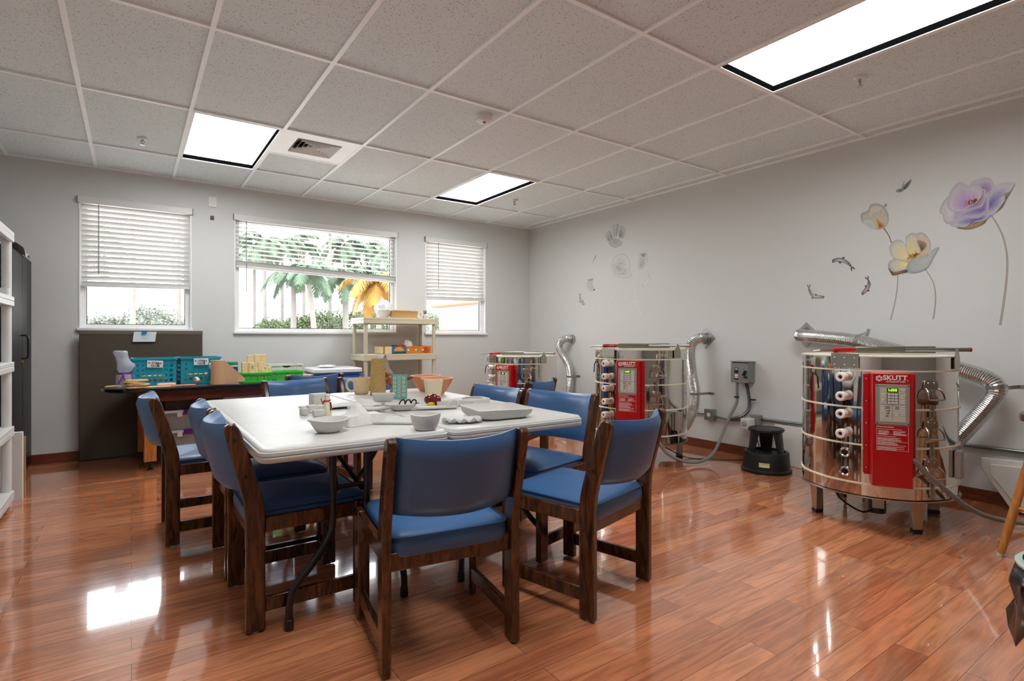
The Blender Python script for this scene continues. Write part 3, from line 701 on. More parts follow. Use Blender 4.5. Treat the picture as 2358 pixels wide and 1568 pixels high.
# ================================================================ KILNS
M_red = mat('red_enamel', (178, 10, 18), .28, coat=.4)
M_band = mat('cream_gasket', (228, 218, 192), .5)
M_panel = mat('panel_grey', (150, 152, 138), .4)
M_panel2 = mat('panel_light', (196, 194, 180), .4)
M_key = mat('key_white', (236, 236, 230), .4)
M_keyr = mat('key_line', (70, 72, 68), .5)
M_plug = mat('ceramic_plug', (238, 232, 222), .6)
M_plugp = mat('ceramic_plug_back', (214, 160, 132), .7)
M_print = mat('white_print', (240, 236, 232), .5)
M_satin = mat('satin_steel', (178, 174, 160), .3, 1.0)
M_digit = mat('green_digits', (150, 230, 40), .5, emit=(150, 240, 40), es=.8)
AP = .408
def fmat(th, d=0.0):                        # frame of a facet: x = viewer's right, y = up, z = outward
    n = Vector((cos(th), sin(th), 0)); t = Vector((-sin(th), cos(th), 0)); p = n*(AP+d)
    return Matrix(((t.x, 0, n.x, p.x), (t.y, 0, n.y, p.y), (0, 1, 0, 0), (0, 0, 0, 1)))
def drum(a, z0, z1, flat=.082):
    pts = []
    for k in range(12):
        th = radians(30*k); n = Vector((cos(th), sin(th))); t = Vector((-sin(th), cos(th)))
        for q in (-flat, -flat*.35, flat*.35, flat): pts.append(n*(a+.006*(1-(q/flat)**2))+t*q)
        th += radians(15); pts.append(Vector((cos(th), sin(th)))*a*1.022)
    return [[Vector((p.x, p.y, z)) for p in pts] for z in (z0, z1)]
def kiln(loc, rows, label, disp, nplug, nhole, handles, yaw=0.0):
    t = thing('pottery_kiln', label, 'kiln', loc, yaw, 'electric pottery kilns')
    zt = rows[0]
    for i in range(len(rows)-1):
        h = G(); h.loops(drum(AP, rows[i+1]+.004, rows[i]-.004)); h.build('steel_jacket', M_steel, t, ang=60)
    for z in rows[:-1]:
        h = G(); h.loops(drum(AP+.007, z-.0045, z+.0045)); h.build('seam_band', M_band, t, ang=60)
    zb = rows[-1]
    h = G(); h.loops(drum(AP+.012, zb-.008, zb)); h.build('base_plate', mat('base_steel', (196, 186, 172), .3, 1.0), t, ang=60)
    # lid
    h = G(); h.loops(drum(AP+.002, zt+.0055, zt+.078)); l_ = h.build('lid', M_steel, t, ang=60)
    h = G(); a, b = drum(AP+.004, zt+.078, zt+.084), drum(AP-.02, zt+.084, zt+.088); h.loops(a+b[1:]); h.build('lid_rim', mat('lid_cement', (206, 200, 180), .6), l_, ang=60)
    # stand legs
    for k in range(4):
        th = radians(45+90*k+8); c = Vector((cos(th)*.385, sin(th)*.385))
        n = Vector((cos(th), sin(th))); tt = Vector((-sin(th), cos(th)))
        def q(o, w0, w1, z0, z1, r0, r1):
            L = []
            for z, w, r in ((z0, w0, r0), (z1, w1, r1)):
                L.append([Vector((*(n*r+tt*w), z)), Vector((*(n*(r-.055)+tt*w*.35), z)), Vector((*(n*(r-.055)-tt*w*.35), z)), Vector((*(n*r-tt*w), z))])
            return L
        lg = G().loops(q(0, .024, .045, .022, zb-.0085, .385, .392)).build('leg', M_satin, t, .003)
        G().loops(q(0, .026, .026, 0, .0215, .387, .387)).build('foot', M_blackp, lg)
    # motor under the floor
    h = G(); h.cyl((-.13, -.06, .045), (-.13, -.06, zb-.009), .048, n=20); m_ = h.build('vent_motor', M_black, t)
    h = G(); h.bx(-.03, .03, -.01, .01, 0, .06, Matrix.Translation((-.13, -.06, .08)) @ Matrix.Rotation(radians(-62), 4, 'Z') @ Matrix.Translation((0, -.045, 0))); h.build('rating_label', mat('label_white', (210, 208, 204), .5), m_)
    h = G(); h.tube(smooth_path([(-.178, -.05, .06), (-.22, .0, .05), (-.25, .10, .11), (-.25, .14, zb-.012)], 5), .006, 6); h.build('motor_cord', M_blackp, t)
    # red control box on facet 210
    M = fmat(radians(210)); z1 = zt-.006; z0 = max(zt-.64, zb+.03)
    h = G(); h.bx(-.095, .095, z0, z1, .012, .115); h.xf(M); bx = h.build('control_box', M_red, t, .004)
    h = G(); h.bx(-.125, -.0955, z0+.05, z1-.01, .0, .02); h.bx(.0955, .125, z0+.05, z1-.01, .0, .02); h.bx(-.12, .12, z0+.04, z1-.005, .004, .0115); h.xf(M); h.build('box_flange', M_red, bx, .002)
    h = G()
    for s_ in (-1, 1):
        for k in range(5): h.ell((s_*.11, z0+.08+(z1-z0-.12)*k/4, .021), .004, .004, .003, 8, 6)
    h.xf(M); h.build('screw', M_chrome, bx)
    h = G()
    for k in range(1, 3):
        zz_ = z1-.225*k+.006
        h.bx(-.1305, -.1255, zz_-.005, zz_+.005, .012, .02)
    h.xf(M); h.build('seam_tab', M_band, bx)
    # logo and lettering
    Mo = M @ Matrix.Translation((0, 0, .1153)); h = G()
    text_geo(h, 'SKUTT', .037, Mo @ Matrix.Translation((.012, z1-.026, 0)), bold=.0012, sx=1.0)
    for (x, w) in ((.026, .009), (.0485, .009), (.07, .009), (-.012, .008)):      # serifs
        h.bx(x-w/2, x+w/2, z1-.0405, z1-.0385, 0, .0006, Mo)
    text_geo(h, 'AUTOMATIC KILN', .0095, Mo @ Matrix.Translation((.014, z1-.0475, 0)), bold=.0003, sx=1.12)
    h.build('lettering', M_print, bx)
    h = G(); cx_, cy2 = -.062, z1-.03
    for k in range(6):
        a = 2*pi*k/6
        P = [(cx_+.0042*cos(a), cy2+.0042*sin(a))]+[(cx_+r*cos(a+o), cy2+r*sin(a+o)) for r, o in ((.009, -.05), (.0165, .1), (.0172, .5), (.0165, .88), (.0085, .62))]
        h.prism(P, 0, .0007, 'z', Mo)
    h.build('swirl_emblem', M_print, bx)
    # key panel
    pt, pb = z1-.062, z1-.285
    h = G(); h.bx(-.079, .079, pb, pt, 0, .004, Mo); pn = h.build('key_panel', M_panel, bx, .0015)
    h = G()
    for x in (-.072, .072):
        for y in (pb+.007, pt-.007): h.lathe([(.0035, 0), (.0035, .0015), (0, .002)], (0, 0, 0), 8, M=Mo @ Matrix.Translation((x, y, .004)))
    h.build('panel_screw', M_black, pn)
    h = G(); h.bx(-.06, .06, pt-.112, pt-.018, .004, .005, Mo); h.bx(-.06, -.003, pb+.016, pt-.115, .004, .005, Mo); h.bx(.0, .06, pb+.016, pt-.115, .004, .005, Mo); h.build('membrane', M_panel2, pn)
    h = G(); h.bx(-.026, .026, pt-.043, pt-.02, .005, .006, Mo); h.build('display', M_black, pn)
    h = G(); text_geo(h, disp, .022, Mo @ Matrix.Translation((0, pt-.0315, .0062)), bold=.0004, sx=1.1); h.build('display_digits', M_digit, pn)
    h = G(); h.bx(-.027, .027, pt-.109, pt-.047, .005, .0056, Mo); h.build('keypad_ground', M_keyr, pn)
    def key(x, y, w, hh, s_=None):
        hh2 = hh
        k_ = G(); k_.bx(x-w/2, x+w/2, y-hh/2, y+hh/2, .0058, .0066, Mo)
        k_.build('key', M_key, pn)
        if s_:
            lg_.cur = 0; text_geo(lg_, s_, hh*.55, Mo @ Matrix.Translation((x, y, .0068)), bold=.0001, depth=.0002)
    lg_ = G(); n_ = 0
    for r_ in range(4):
        for c_ in range(3):
            n_ += 1
            if r_ == 3:
                if c_ == 0: key(-.0165, pt-.101, .0135, .0115, '0')
                elif c_ == 1: key(.0085, pt-.101, .031, .0115, 'ENTER')
                continue
            key(-.0165+.0165*c_, pt-.0545-.0155*r_, .0135, .0115, str(n_))
    for (x, y, s_) in ((-.045, pt-.06, 'HOLD'), (-.045, pt-.088, 'ALARM'), (.045, pt-.066, 'START'), (.045, pt-.094, 'STOP'), (.045, pt-.034, 'MENU')): key(x, y, .019, .015, s_)
    for k, s_ in enumerate(('CONE', 'SLOW', 'MED', 'FAST')): key(-.048, pt-.124-.018*k, .017, .013, s_)
    for k, s_ in enumerate(('RAMP', 'SEGS', 'SKIP')): key(.048, pt-.124-.02*k, .017, .014, s_)
    key(.018, pt-.166, .02, .014, 'REVIEW')
    h = lg_
    for k in range(3): h.bx(-.034, -.012+.0, pt-.124-.006*k, pt-.1215-.006*k, .005, .0056, Mo)
    for k in range(3): h.prism([(-.034, pt-.15-.014*k), (-.012-.004*k, pt-.15-.014*k), (-.012-.004*k, pt-.142-.014*k)], .005, .0056, 'z', Mo)
    for k in range(3): h.bx(.012, .03, pt-.124-.006*k, pt-.1215-.006*k, .005, .0056, Mo)
    h.build('key_legends', M_keyr, pn)
    # instruction block
    h = G(); it, ib = pb-.006, pb-.145
    if ib > z0+.02:
        text_geo(h, 'Firing Instructions', .0105, Mo @ Matrix.Translation((-.07, it-.008, 0)), align='LEFT', bold=.0002)
        y = it-.02; rnd = random.Random(5)
        for (n2, two) in ((1, 0), (5, 1), (1, 0), (4, 0), (4, 0), (4, 0)):
            for k in range(n2):
                if two:
                    h.bx(-.066, -.066+.052*rnd.uniform(.6, 1), y-.0018, y, 0, .0005, Mo); h.bx(.004, .004+.06*rnd.uniform(.6, 1), y-.0018, y, 0, .0005, Mo)
                else: h.bx(-.07, -.07+.135*rnd.uniform(.6, 1), y-.0018, y, 0, .0005, Mo)
                y -= .0052
            y -= .004
        for (a, b, c, d) in ((-.074, .074, it+.001, it+.002), (-.074, .074, ib, ib+.001), (-.074, -.073, ib, it+.002), (.073, .074, ib, it+.002), (-.074, .074, it-.049, it-.0482), (-.074, .074, it-.09, it-.0892)): h.bx(a, b, c, d, 0, .0005, Mo)
        h.build('instruction_print', M_print, bx)
    # peephole plugs and open peepholes, facet 180
    M1 = fmat(radians(180))
    for k in range(nplug+nhole):
        z = zt-(.041, .155, .26, .376, .493, .606)[k]
        if z < zb+.04: break
        if k < nplug:
            h = G(); h.lathe([(.016, .0085), (.018, .012), (.024, .016), (.027, .03), (.028, .06), (.0285, .066), (.024, .0715), (.013, .072), (.011, .061), (0, .06)], (0, 0, 0), 20, M=M1 @ Matrix.Translation((0, z, 0))); p_ = h.build('peephole_plug', M_plug, t)
            h = G(); h.lathe([(.0108, .0606), (.0108, .0622), (0, .0622)], (0, 0, 0), 14, M=M1 @ Matrix.Translation((0, z, 0))); h.build('plug_hole', mat('plug_dark', (50, 30, 22), .8), p_)
        else:
            h = G(); h.lathe([(.026, .0065), (.029, .012), (.024, .014), (.0175, .010), (.0175, .008)], (0, 0, 0), 24, M=M1 @ Matrix.Translation((0, z, 0)), cap=False); p_ = h.build('open_peephole', M_chrome, t)
            h = G(); h.lathe([(.0174, .0085), (.0174, .0095), (0, .0095)], (0, 0, 0), 16, M=M1 @ Matrix.Translation((0, z, 0))); h.build('peephole_dark', mat('hole_dark', (24, 18, 15), .9), p_)
    # lifting handles and latches, facet 240
    M2 = fmat(radians(240))
    for k in range(handles):
        z = zt-.085-.222*k
        h = G(); h.prism([(-.046, z-.005), (-.04, z+.03), (-.02, z+.036), (.02, z+.036), (.04, z+.03), (.046, z-.005), (.04, z-.02), (-.04, z-.02)], .0075, .013, 'z', M2); pl = h.build('handle_plate', M_satin, t, .003)
        h = G()
        for s_ in (-1, 1): h.ell((0, 0, 0), .007, .007, .005, 10, 6, M=M2.to_3x3().to_4x4()); 
        b_ = len(h.v)//2
        for i, p in enumerate(h.v): h.v[i] = p + M2 @ Vector(((-.018 if i < b_ else .018), z+.018, .014))
        h.build('rivet', M_chrome, pl)
        h = G(); h.tube([M2 @ Vector(p) for p in smooth_path([(-.036, z-.012, .018), (-.044, z-.03, .04), (-.048, z-.062, .05), (-.036, z-.072, .052), (.036, z-.072, .052), (.048, z-.062, .05), (.044, z-.03, .04), (.036, z-.012, .018)], 4)], .0048, 8); h.build('bail_handle', M_chrome, pl)
        h = G(); zl = zt-.22*(k+1)
        h.bx(-.012, .012, zl+.004, zl+.03, .0145, .022, M2); h.bx(-.014, .014, zl-.038, zl-.006, .0145, .024, M2); h.bx(-.004, .004, zl-.05, zl+.03, .0245, .029, M2); h.bx(-.006, .006, zl-.058, zl-.04, .012, .026, M2)
        h.build('latch', M_satin, t, .0015)
    # lid latch, facet 150
    M3 = fmat(radians(150)); h = G(); h.bx(-.022, .022, zt+.018, zt+.066, .0075, .012, M3); h.bx(-.016, .016, zt-.045, zt-.008, .0075, .012, M3); p_ = h.build('hasp_plate', M_satin, t, .002)
    h = G(); h.tube([M3 @ Vector(p) for p in ((0, zt-.03, .016), (.004, zt-.06, .03), (.006, zt-.13, .035))], .005, 8); h.build('hasp_pin', M_black, p_)
    # lid lifter: bracket plates, square bar, red grip, tube
    zz_ = zt+.116
    G().bx(-.078, .078, zt+.012, zt+.10, .009, .014, fmat(radians(180))).build('hinge_plate', M_satin, l_, .002)
    h = G()
    for i in range(3):
        for j in range(2): h.ell((0, 0, 0), .006, .006, .004, 8, 6, M=Matrix.Identity(4))
    q_ = len(h.v)//6; Mh = fmat(radians(180))
    for i in range(6):
        c = Mh @ Vector((-.055+.055*(i % 3), zt+.03+.042*(i//3), .0145))
        for j in range(q_): h.v[i*q_+j] += c
    h.build('bolt', M_chrome, l_)
    A = Vector((-.40, .045, zz_)); B = Vector((.125, -.425, zz_+.004)); d = (B-A)
    P = lambda f, dz=0: A+d*f+Vector((0, 0, dz))
    h = G(); h.cyl(P(.53), P(1.03), .0125, n=14); h.build('lifter_tube', M_galv, l_)
    h = G(); h.cyl(P(1.03), P(1.045), .0135, n=14); h.build('tube_cap', M_red, l_)
    w = Vector((-d.y, d.x, 0)).normalized()
    h = G(); L = [[P(f)+w*s_*ww+Vector((0, 0, dz)) for s_, dz in ((-1, -.014), (1, -.014), (1, .016), (-1, .016))] for f, ww in ((.14, .012), (.5, .012), (.54, .007))]; h.loops(L)
    L = [[P(f)+w*(.05+s_*.02)+Vector((0, 0, dz)) for s_, dz in ((-1, -.022), (1, -.022), (1, .02), (-1, .02))] for f in (.16, .80)]; h.loops(L); h.build('lifter_arm', M_satin, l_, .002)
    h = G(); h.tube([P(-.045), P(-.035), P(.125), P(.14)], [.008, .0155, .0155, .008], 12); h.build('lifter_grip', M_red, l_)
    h = G(); h.tube([P(-.045), P(-.16)+w*-.015, P(-.2)+w*.0+Vector((0, 0, -.006))], .006, 8); h.build('lifter_rod', M_galv, l_)
    M4 = fmat(radians(270)); h = G(); h.prism([(-.045, zt+.01), (.045, zt+.01), (.045, zt+.07), (.012, zt+.132), (-.012, zt+.132), (-.045, zt+.07)], .0125, .0165, 'z', M4); h.build('pivot_bracket', M_satin, l_, .002)
    # terminal box at the back-right
    M5 = fmat(radians(270)); h = G(); h.bx(-.028, .028, max(zb+.05, zt-.62), zt-.46, .009, .04, M5); h.build('junction_cover', mat('cover_grey', (150, 140, 134), .4), t, .003)
    return t
K1 = kiln((3.915, 1.525, 0), [.931, .712, .494, .268, .196], 'largest nearest steel kiln with red control box, at the right', 'Id88', 4, 2, 3)
K2 = kiln((3.905, 3.485, 0), [.931, .712, .494, .268, .196], 'middle steel kiln with red control box, beside the grey switch box', 'Id88', 6, 0, 3)
K3 = kiln((3.87, 5.32, 0), [.818, .600, .382, .196], 'farthest and shortest steel kiln with red control box, in the room corner', '88', 5, 0, 2)
# ================================================================ DUCTS, BOXES, CONDUIT ON THE RIGHT WALL
def duct(pts, r, label, bands, flange, sq=True):
    t = thing('flexible_duct', label, 'duct', (0, 0, 0), 0, 'flexible kiln vent ducts')
    P = smooth_path(pts, 22); N = []; rr = []
    # resample at even steps so that the corrugation is regular
    acc = 0; N.append(P[0]); step = .0065
    for a, b in zip(P, P[1:]):
        seg = (b-a).length; s_ = step-acc
        while s_ <= seg: N.append(a+(b-a)*(s_/seg)); s_ += step
        acc = seg-(s_-step)
    rr = [r+(.002 if i % 2 else -.0015) for i in range(len(N))]
    h = G(); h.tube(N, rr, 18); h.build('hose', M_alu, t, ang=14)
    h = G(); y, z = flange
    if sq: h.bx(-.006, 0, -.078, .078, -.078, .078, Matrix.Translation((RW-.0005, y, z)) @ Matrix.Rotation(radians(45), 4, 'X'))
    h.lathe([(r+.012, 0), (r+.012, .006), (r+.006, .03), (r+.003, .03)], (RW-.0065, y, z), 24, M=Matrix.Rotation(-pi/2, 4, 'Y'), cap=False)
    h.build('wall_flange', M_galv, t, .001)
    for (p, q) in bands:                       # strap round the hose and its wall tab
        i = min(range(len(N)), key=lambda k: (N[k]-Vector(p)).length); a = N[max(i-1, 0)]; b = N[min(i+1, len(N)-1)]; dr = (b-a).normalized()
        h = G(); h.tube([N[i]-dr*.009, N[i]-dr*.0089, N[i]+dr*.0089, N[i]+dr*.009], [r+.001, r+.0045, r+.0045, r+.001], 18)
        q = Vector(q); dv = Vector((0, q.y-N[i].y, q.z-N[i].z)).normalized(); s0 = N[i]+dv*(r+.004); 
        e0 = dv.cross(Vector((1, 0, 0)))*.012
        L = [[p_-e0, p_+e0, p_+e0+Vector((.002, 0, 0)), p_-e0+Vector((.002, 0, 0))] for p_ in (s0, Vector((RW-.004, s0.y+dv.y*.02, s0.z+dv.z*.02)), Vector((RW-.004, q.y, q.z)))]
        h.loops(L); h.build('strap', M_galv, t)
    return t
duct([(4.738, 2.389, 1.145), (4.69, 2.40, 1.142), (4.655, 2.34, 1.135), (4.65, 2.2, 1.125), (4.65, 1.93, 1.09), (4.62, 1.55, .99), (4.62, 1.28, .905), (4.60, 1.13, .85), (4.59, 1.085, .79), (4.60, 1.12, .70), (4.60, 1.25, .50), (4.56, 1.40, .28), (4.40, 1.5, .14), (4.2, 1.52, .12)], .052,
     'silvery flexible duct running along the wall and bending down behind the nearest kiln', [((4.65, 1.93, 1.09), (4.765, 1.90, 1.19)), ((4.59, 1.085, .80), (4.765, .93, .80))], (2.385, 1.145))
duct([(4.738, 3.387, 1.115), (4.68, 3.40, 1.115), (4.62, 3.44, 1.07), (4.60, 3.455, .95), (4.60, 3.43, .75), (4.62, 3.41, .54), (4.58, 3.43, .34), (4.42, 3.46, .17), (4.2, 3.48, .13)], .05,
     'silvery flexible duct hanging behind the middle kiln from a square wall flange', [((4.61, 3.41, .56), (4.765, 3.29, .56))], (3.385, 1.115))
duct([(4.738, 5.424, 1.10), (4.68, 5.44, 1.105), (4.62, 5.49, 1.06), (4.61, 5.50, .98), (4.65, 5.43, .84), (4.69, 5.39, .70), (4.69, 5.39, .45), (4.60, 5.38, .22), (4.3, 5.34, .13)], .048,
     'silvery flexible duct with a round wall collar behind the farthest kiln', [((4.69, 5.39, .615), (4.765, 5.27, .615))], (5.42, 1.10), sq=False)
M_boxg = mat('switch_box_grey', (128, 133, 127), .45)
# disconnect switch
a = wx(1690, 833, 4.72); b = wx(1727, 881, 4.655)
t = thing('switch_box', 'grey wall switch box with black lever, between the two larger kilns', 'switch box', (RW, 2.94, .797))
G().bx(-.11, -.002, -.085, .085, -.095, .095).build('enclosure', M_boxg, t, .004)
G().bx(-.122, -.1105, -.087, .087, -.097, .085).build('cover', M_boxg, t, .002)
G().bx(-.13, -.002, -.09, .09, .0955, .103).build('hood', M_boxg, t, .002)
h = G(); h.box((-.132, -.058, -.005), (.022, .022, .05), M=Matrix.Rotation(.5, 4, 'X')); h.box((-.126, -.066, -.042), (.02, .03, .014)); h.build('lever', M_blackp, t, .002)
h = G(); h.bx(-.1232, -.1225, .008, .05, -.07, .04); h.build('label_ground', M_blackp, t)
h = G(); h.bx(-.1238, -.1233, .012, .046, -.055, -.01); h.bx(-.1238, -.1233, .015, .043, .026, .034); h.build('label_white', M_key, t)
h = G(); h.bx(-.1242, -.1239, .014, .044, -.02, -.012); h.bx(-.1242, -.1239, .014, .044, -.045, -.04); h.build('label_red', M_red, t)
h = G(); h.bx(-.1238, -.1233, .009, .049, .018, .022); h.build('label_blue', mat('label_blue', (60, 140, 200), .5), t)
# conduit with its boxes
M_cond = mat('conduit_steel', (140, 142, 142), .4, 1.0)
t = thing('conduit_run', 'grey steel electrical conduit running low along the right wall', 'conduit', (0, 0, 0))
h = G(); h.tube([(4.745, 3.33, .355), (4.745, 4.4, .355)], .011, 10); h.tube([(4.745, -.4, .385), (4.745, 2.78, .372)], .013, 10); h.tube(smooth_path([(4.735, 3.26, .340), (4.735, 3.12, .326), (4.74, 3.0, .335), (4.74, 2.90, .345)], 5), .011, 10); h.build('pipe', M_cond, t)
h = G(); h.bx(-.055, -.001, -.055, .055, -.055, .055, Matrix.Translation((RW, 3.315, .352))); q = h.build('junction_box', M_galv, t, .004)
h = G(); h.lathe([(.02, 0), (.02, .004), (0, .005)], (RW-.0555, 3.315, .352), 16, M=Matrix.Rotation(-pi/2, 4, 'Y')); h.build('outlet_face', M_key, q)
h = G(); h.bx(-.065, -.001, -.045, .045, -.06, .05, Matrix.Translation((RW, 2.825, .358))); q = h.build('junction_box', M_boxg, t, .004)
h = G(); h.bx(-.11, -.001, -.04, .04, -.05, .045, Matrix.Translation((RW-.066, 2.855, .335))); q2 = h.build('timer', M_plas, t, .006)
h = G(); h.lathe([(.026, 0), (.026, .006), (.02, .009), (0, .009)], (RW-.1765, 2.855, .335), 20, M=Matrix.Rotation(-pi/2, 4, 'Y')); h.build('dial', mat('dial_grey', (170, 170, 166), .4), q2)
def flex(name, pts, r, m, label, cat, rib=False, clip=None):
    P = smooth_path(pts, 10)
    if rib:
        N = smooth_path(pts, 40); h = G(); h.tube(N, [r+(.0016 if i % 2 else -.001) for i in range(len(N))], 10)
    else: h = G(); h.tube(P, r, 10)
    if clip is None: return single(h, name, m, label, cat, ang=80)
    t = thing(name, label, cat); h.build('sheath', m, t, ang=80)
    for (c, s_) in clip: G().bx(-s_[0], s_[0], -s_[1], s_[1], -s_[2], s_[2]).build('clip', M_blackp, t, .002, loc=c)
    return t
flex('armoured_cable', [(4.70, 2.905, .70), (4.705, 2.89, .62), (4.71, 2.88, .52), (4.72, 2.90, .44), (4.72, 2.98, .37), (4.725, 3.10, .338)], .014, M_cond, 'ribbed metal flex curving down from the grey switch box', 'cable', True, [((4.72, 2.86, .545), (.02, .03, .006))])
M_cableg = mat('grey_cable', (128, 131, 130), .45)
flex('power_cable', [(4.68, 2.985, .70), (4.68, 2.985, .60), (4.675, 2.99, .50), (4.60, 3.02, .36), (4.45, 3.0, .20), (4.27, 2.96, .085), (4.10, 2.96, .035), (3.92, 3.0, .05), (3.75, 3.06, .14), (3.68, 3.12, .30)], .0135, M_cableg, 'grey power cable looping from the switch box to the middle kiln', 'cable', False, [((4.677, 2.988, .56), (.017, .017, .008))])
flex('power_cable', [(3.515, 1.215, .455), (3.545, 1.18, .435), (3.60, 1.15, .37), (3.72, 1.10, .275), (3.85, 1.05, .18), (4.0, 1.0, .106), (4.2, .93, .05), (4.4, .84, .018), (4.55, .6, .016), (4.6, .2, .016)], .0135, M_cableg, 'grey power cable from the nearest kiln down to the floor by the wooden stool', 'cable')
flex('thin_cable', [(4.10, 3.35, .09), (4.22, 3.2, .01), (4.35, 3.06, .007), (4.48, 2.92, .007), (4.6, 2.83, .008), (4.68, 2.76, .02), (4.69, 2.79, .2), (4.68, 2.82, .30)], .0045, M_blackp, 'thin black cord on the floor from the middle kiln to the timer plug', 'cord')
# step stool
t = thing('step_stool', 'black round step stool by the wall between the two larger kilns', 'stool', (4.395, 2.535, 0))
G().lathe([(.185, .0), (.197, .004), (.197, .022), (.186, .03), (.176, .155), (.172, .165), (.150, .168), (.146, .150), (.0, .148)], n=40).build('base_drum', M_blackp, t, ang=45)
for k in range(3):
    a0 = radians(30+120*k); L = []
    for z, r, w in ((.149, .142, .30), (.335, .122, .56)):
        L.append([Vector((rr_*cos(a0+q*w), rr_*sin(a0+q*w), z)) for rr_, q in [(r, -1), (r, -.5), (r, 0), (r, .5), (r, 1), (r-.014, 1), (r-.014, 0), (r-.014, -1)]])
    G().loops(L).build('pillar', M_blackp, t, ang=45)
G().lathe([(0, .330), (.125, .330), (.138, .336), (.141, .35), (.136, .358), (.126, .359), (.124, .355), (0, .355)], n=40).build('tread', M_blackp, t, ang=45)

def onr(r0, r1, z0, z1, a0, a1, n=8, e=.0008):
    g = G(); L = []
    for i in range(n+1):
        a = a0+(a1-a0)*i/n
        L.append([Vector((r*cos(a), r*sin(a), z)) for r, z in ((r0+.0004, z0), (r1+.0004, z1), (r1+.0004+e, z1), (r0+.0004+e, z0))])
    return g.loops(L)
onr(.1826, .1802, .06, .095, radians(193), radians(218)).build('warning_label', mat('label_pale2', (206, 210, 206), .5), t)
onr(.1835, .182, .084, .0955, radians(193), radians(218), 8, .0012).build('warning_header', mat('warning_yellow', (214, 206, 40), .5), t)
# white boards leaning against the right wall
single(G().bx(-.015, .015, -.36, .36, 0, .345, Matrix.Rotation(radians(4), 4, 'Y')), 'leaning_board', mat('panel_offwhite', (218, 217, 210), .5), 'plain white panel leaning on the wall behind the black step stool', 'board', (4.705, 2.28, .001), bev=.003)
h = G(); P = [wx(2258, 1054, 4.62), wx(2258, 1076, 4.62), wx(2314, 1152, 4.62)]
poly = [(P[0].y, P[0].z), (P[1].y, P[1].z), (1.02, .012), (.30, .012), (.30, .37)]
M_chip = mat('chipped_white', (214, 213, 204), .55, var=.06, vscale=14)
t = thing('plaster_slab', 'chipped white slab with cut corner leaning behind the wooden stool', 'slab', (0, 0, 0)); h.prism(poly, 4.625, 4.66, 'x'); h.build('slab', M_chip, t, .004)
h = G(); h.prism([(y-.05, z-.03 if z > .1 else z) for y, z in poly], 4.61, 4.6248, 'x'); h.build('raised_face', M_chip, t, .006)
# wooden stool at the right edge
t = thing('wooden_stool', 'wooden bar stool with dark round seat at the right picture edge', 'stool', (3.79, .614, 0))
G().lathe([(0, .695), (.168, .695), (.186, .70), (.19, .715), (.188, .735), (.172, .745), (.10, .740), (0, .738)], n=36).build('seat', wood('stool_dark', (66, 36, 22), (96, 56, 34), (8, 40, 8), .3, .3), t, ang=50)
M_stool = wood('stool_honey', (170, 106, 44), (206, 142, 70), (30, 30, 5), .35, .25)
fx = (3.652-3.79, .852-.614); a0 = math.atan2(fx[1], fx[0]); R0 = math.hypot(*fx)
leg = lambda k, z: Vector((cos(a0+k*pi/2)*(R0-(R0-.115)*z/.70), sin(a0+k*pi/2)*(R0-(R0-.115)*z/.70), z))
for k in range(4):
    l = G().tube([leg(k, .02), leg(k, .2), leg(k, .45), leg(k, .694)], [.0165, .0195, .0185, .015], 14).build('leg', M_stool, t)
    h = G(); h.cyl(leg(k, 0), leg(k, .019), .0125, .0145, 12); h.build('glide', M_glide, l)
for k in range(4):
    for z in ((.24, .46) if k % 2 else (.26, .50)):
        A, B = leg(k, z), leg(k+1, z); d = (B-A).normalized()*.017
        h = G(); h.tube([A+d, (A+B)/2, B-d], [.008, .0115, .008], 10); h.build('rung', M_stool, t)
# waste bin with liner, right edge
t = thing('waste_bin', 'grey waste bin with black liner at the bottom right picture edge', 'bin', (2.32, .33, 0))
G().lathe([(0, 0), (.125, 0), (.13, .01), (.158, .42), (.152, .42), (.124, .02), (0, .018)], n=36).build('bucket', mat('grey_green_plastic', (150, 166, 160), .4), t)
G().lathe([(.154, .422), (.170, .422), (.172, .430), (.165, .437), (.154, .437)], n=36, cap=False).build('rim', mat('rim_green', (176, 196, 186), .4), t)
rnd = random.Random(4); L = []
for z, r in ((.415, .162), (.36, .175), (.30, .168), (.23, .185)):
    L.append([Vector(((r+rnd.uniform(-.008, .012))*cos(2*pi*k/30), (r+rnd.uniform(-.008, .012))*sin(2*pi*k/30), z+(rnd.uniform(-.05, .04) if z < .25 else 0))) for k in range(30)])
h = G(); h.loops(L, True, False); o = h.build('liner', mat('black_film', (16, 16, 17), .22, spec=.7, bump=.3, bscale=30), t, ang=30)
sd = o.modifiers.new('Solid', 'SOLIDIFY'); sd.thickness = .002
# ================================================================ THINGS ON THE WHITE TABLES
Z0 = TT+.0012
def at(px, py, z=TT): p = fl(px, py, z); return (p.x, p.y, z+.0012)
M_cream = mat('cream_bisque', (222, 198, 158), .7, bump=.05, bscale=80)
M_terra = mat('terracotta_bisque', (222, 150, 112), .75)
# cream mug
t = thing('mug', 'cream mug left of the tall tan vase at the back of the right table', 'mug', (1.298, 3.66, Z0), radians(150))
G().lathe([(0, 0), (.042, 0), (.048, .006), (.052, .03), (.056, .07), (.058, .108), (.0535, .108), (.05, .06), (.046, .012), (0, .011)], n=32).build('cup', M_cream, t)
h = G(); h.tube(smooth_path([(.052, 0, .085), (.075, 0, .095), (.098, 0, .08), (.098, 0, .045), (.075, 0, .018), (.05, 0, .022)], 5), [.008]*26, 8); h.build('handle', M_cream, t)
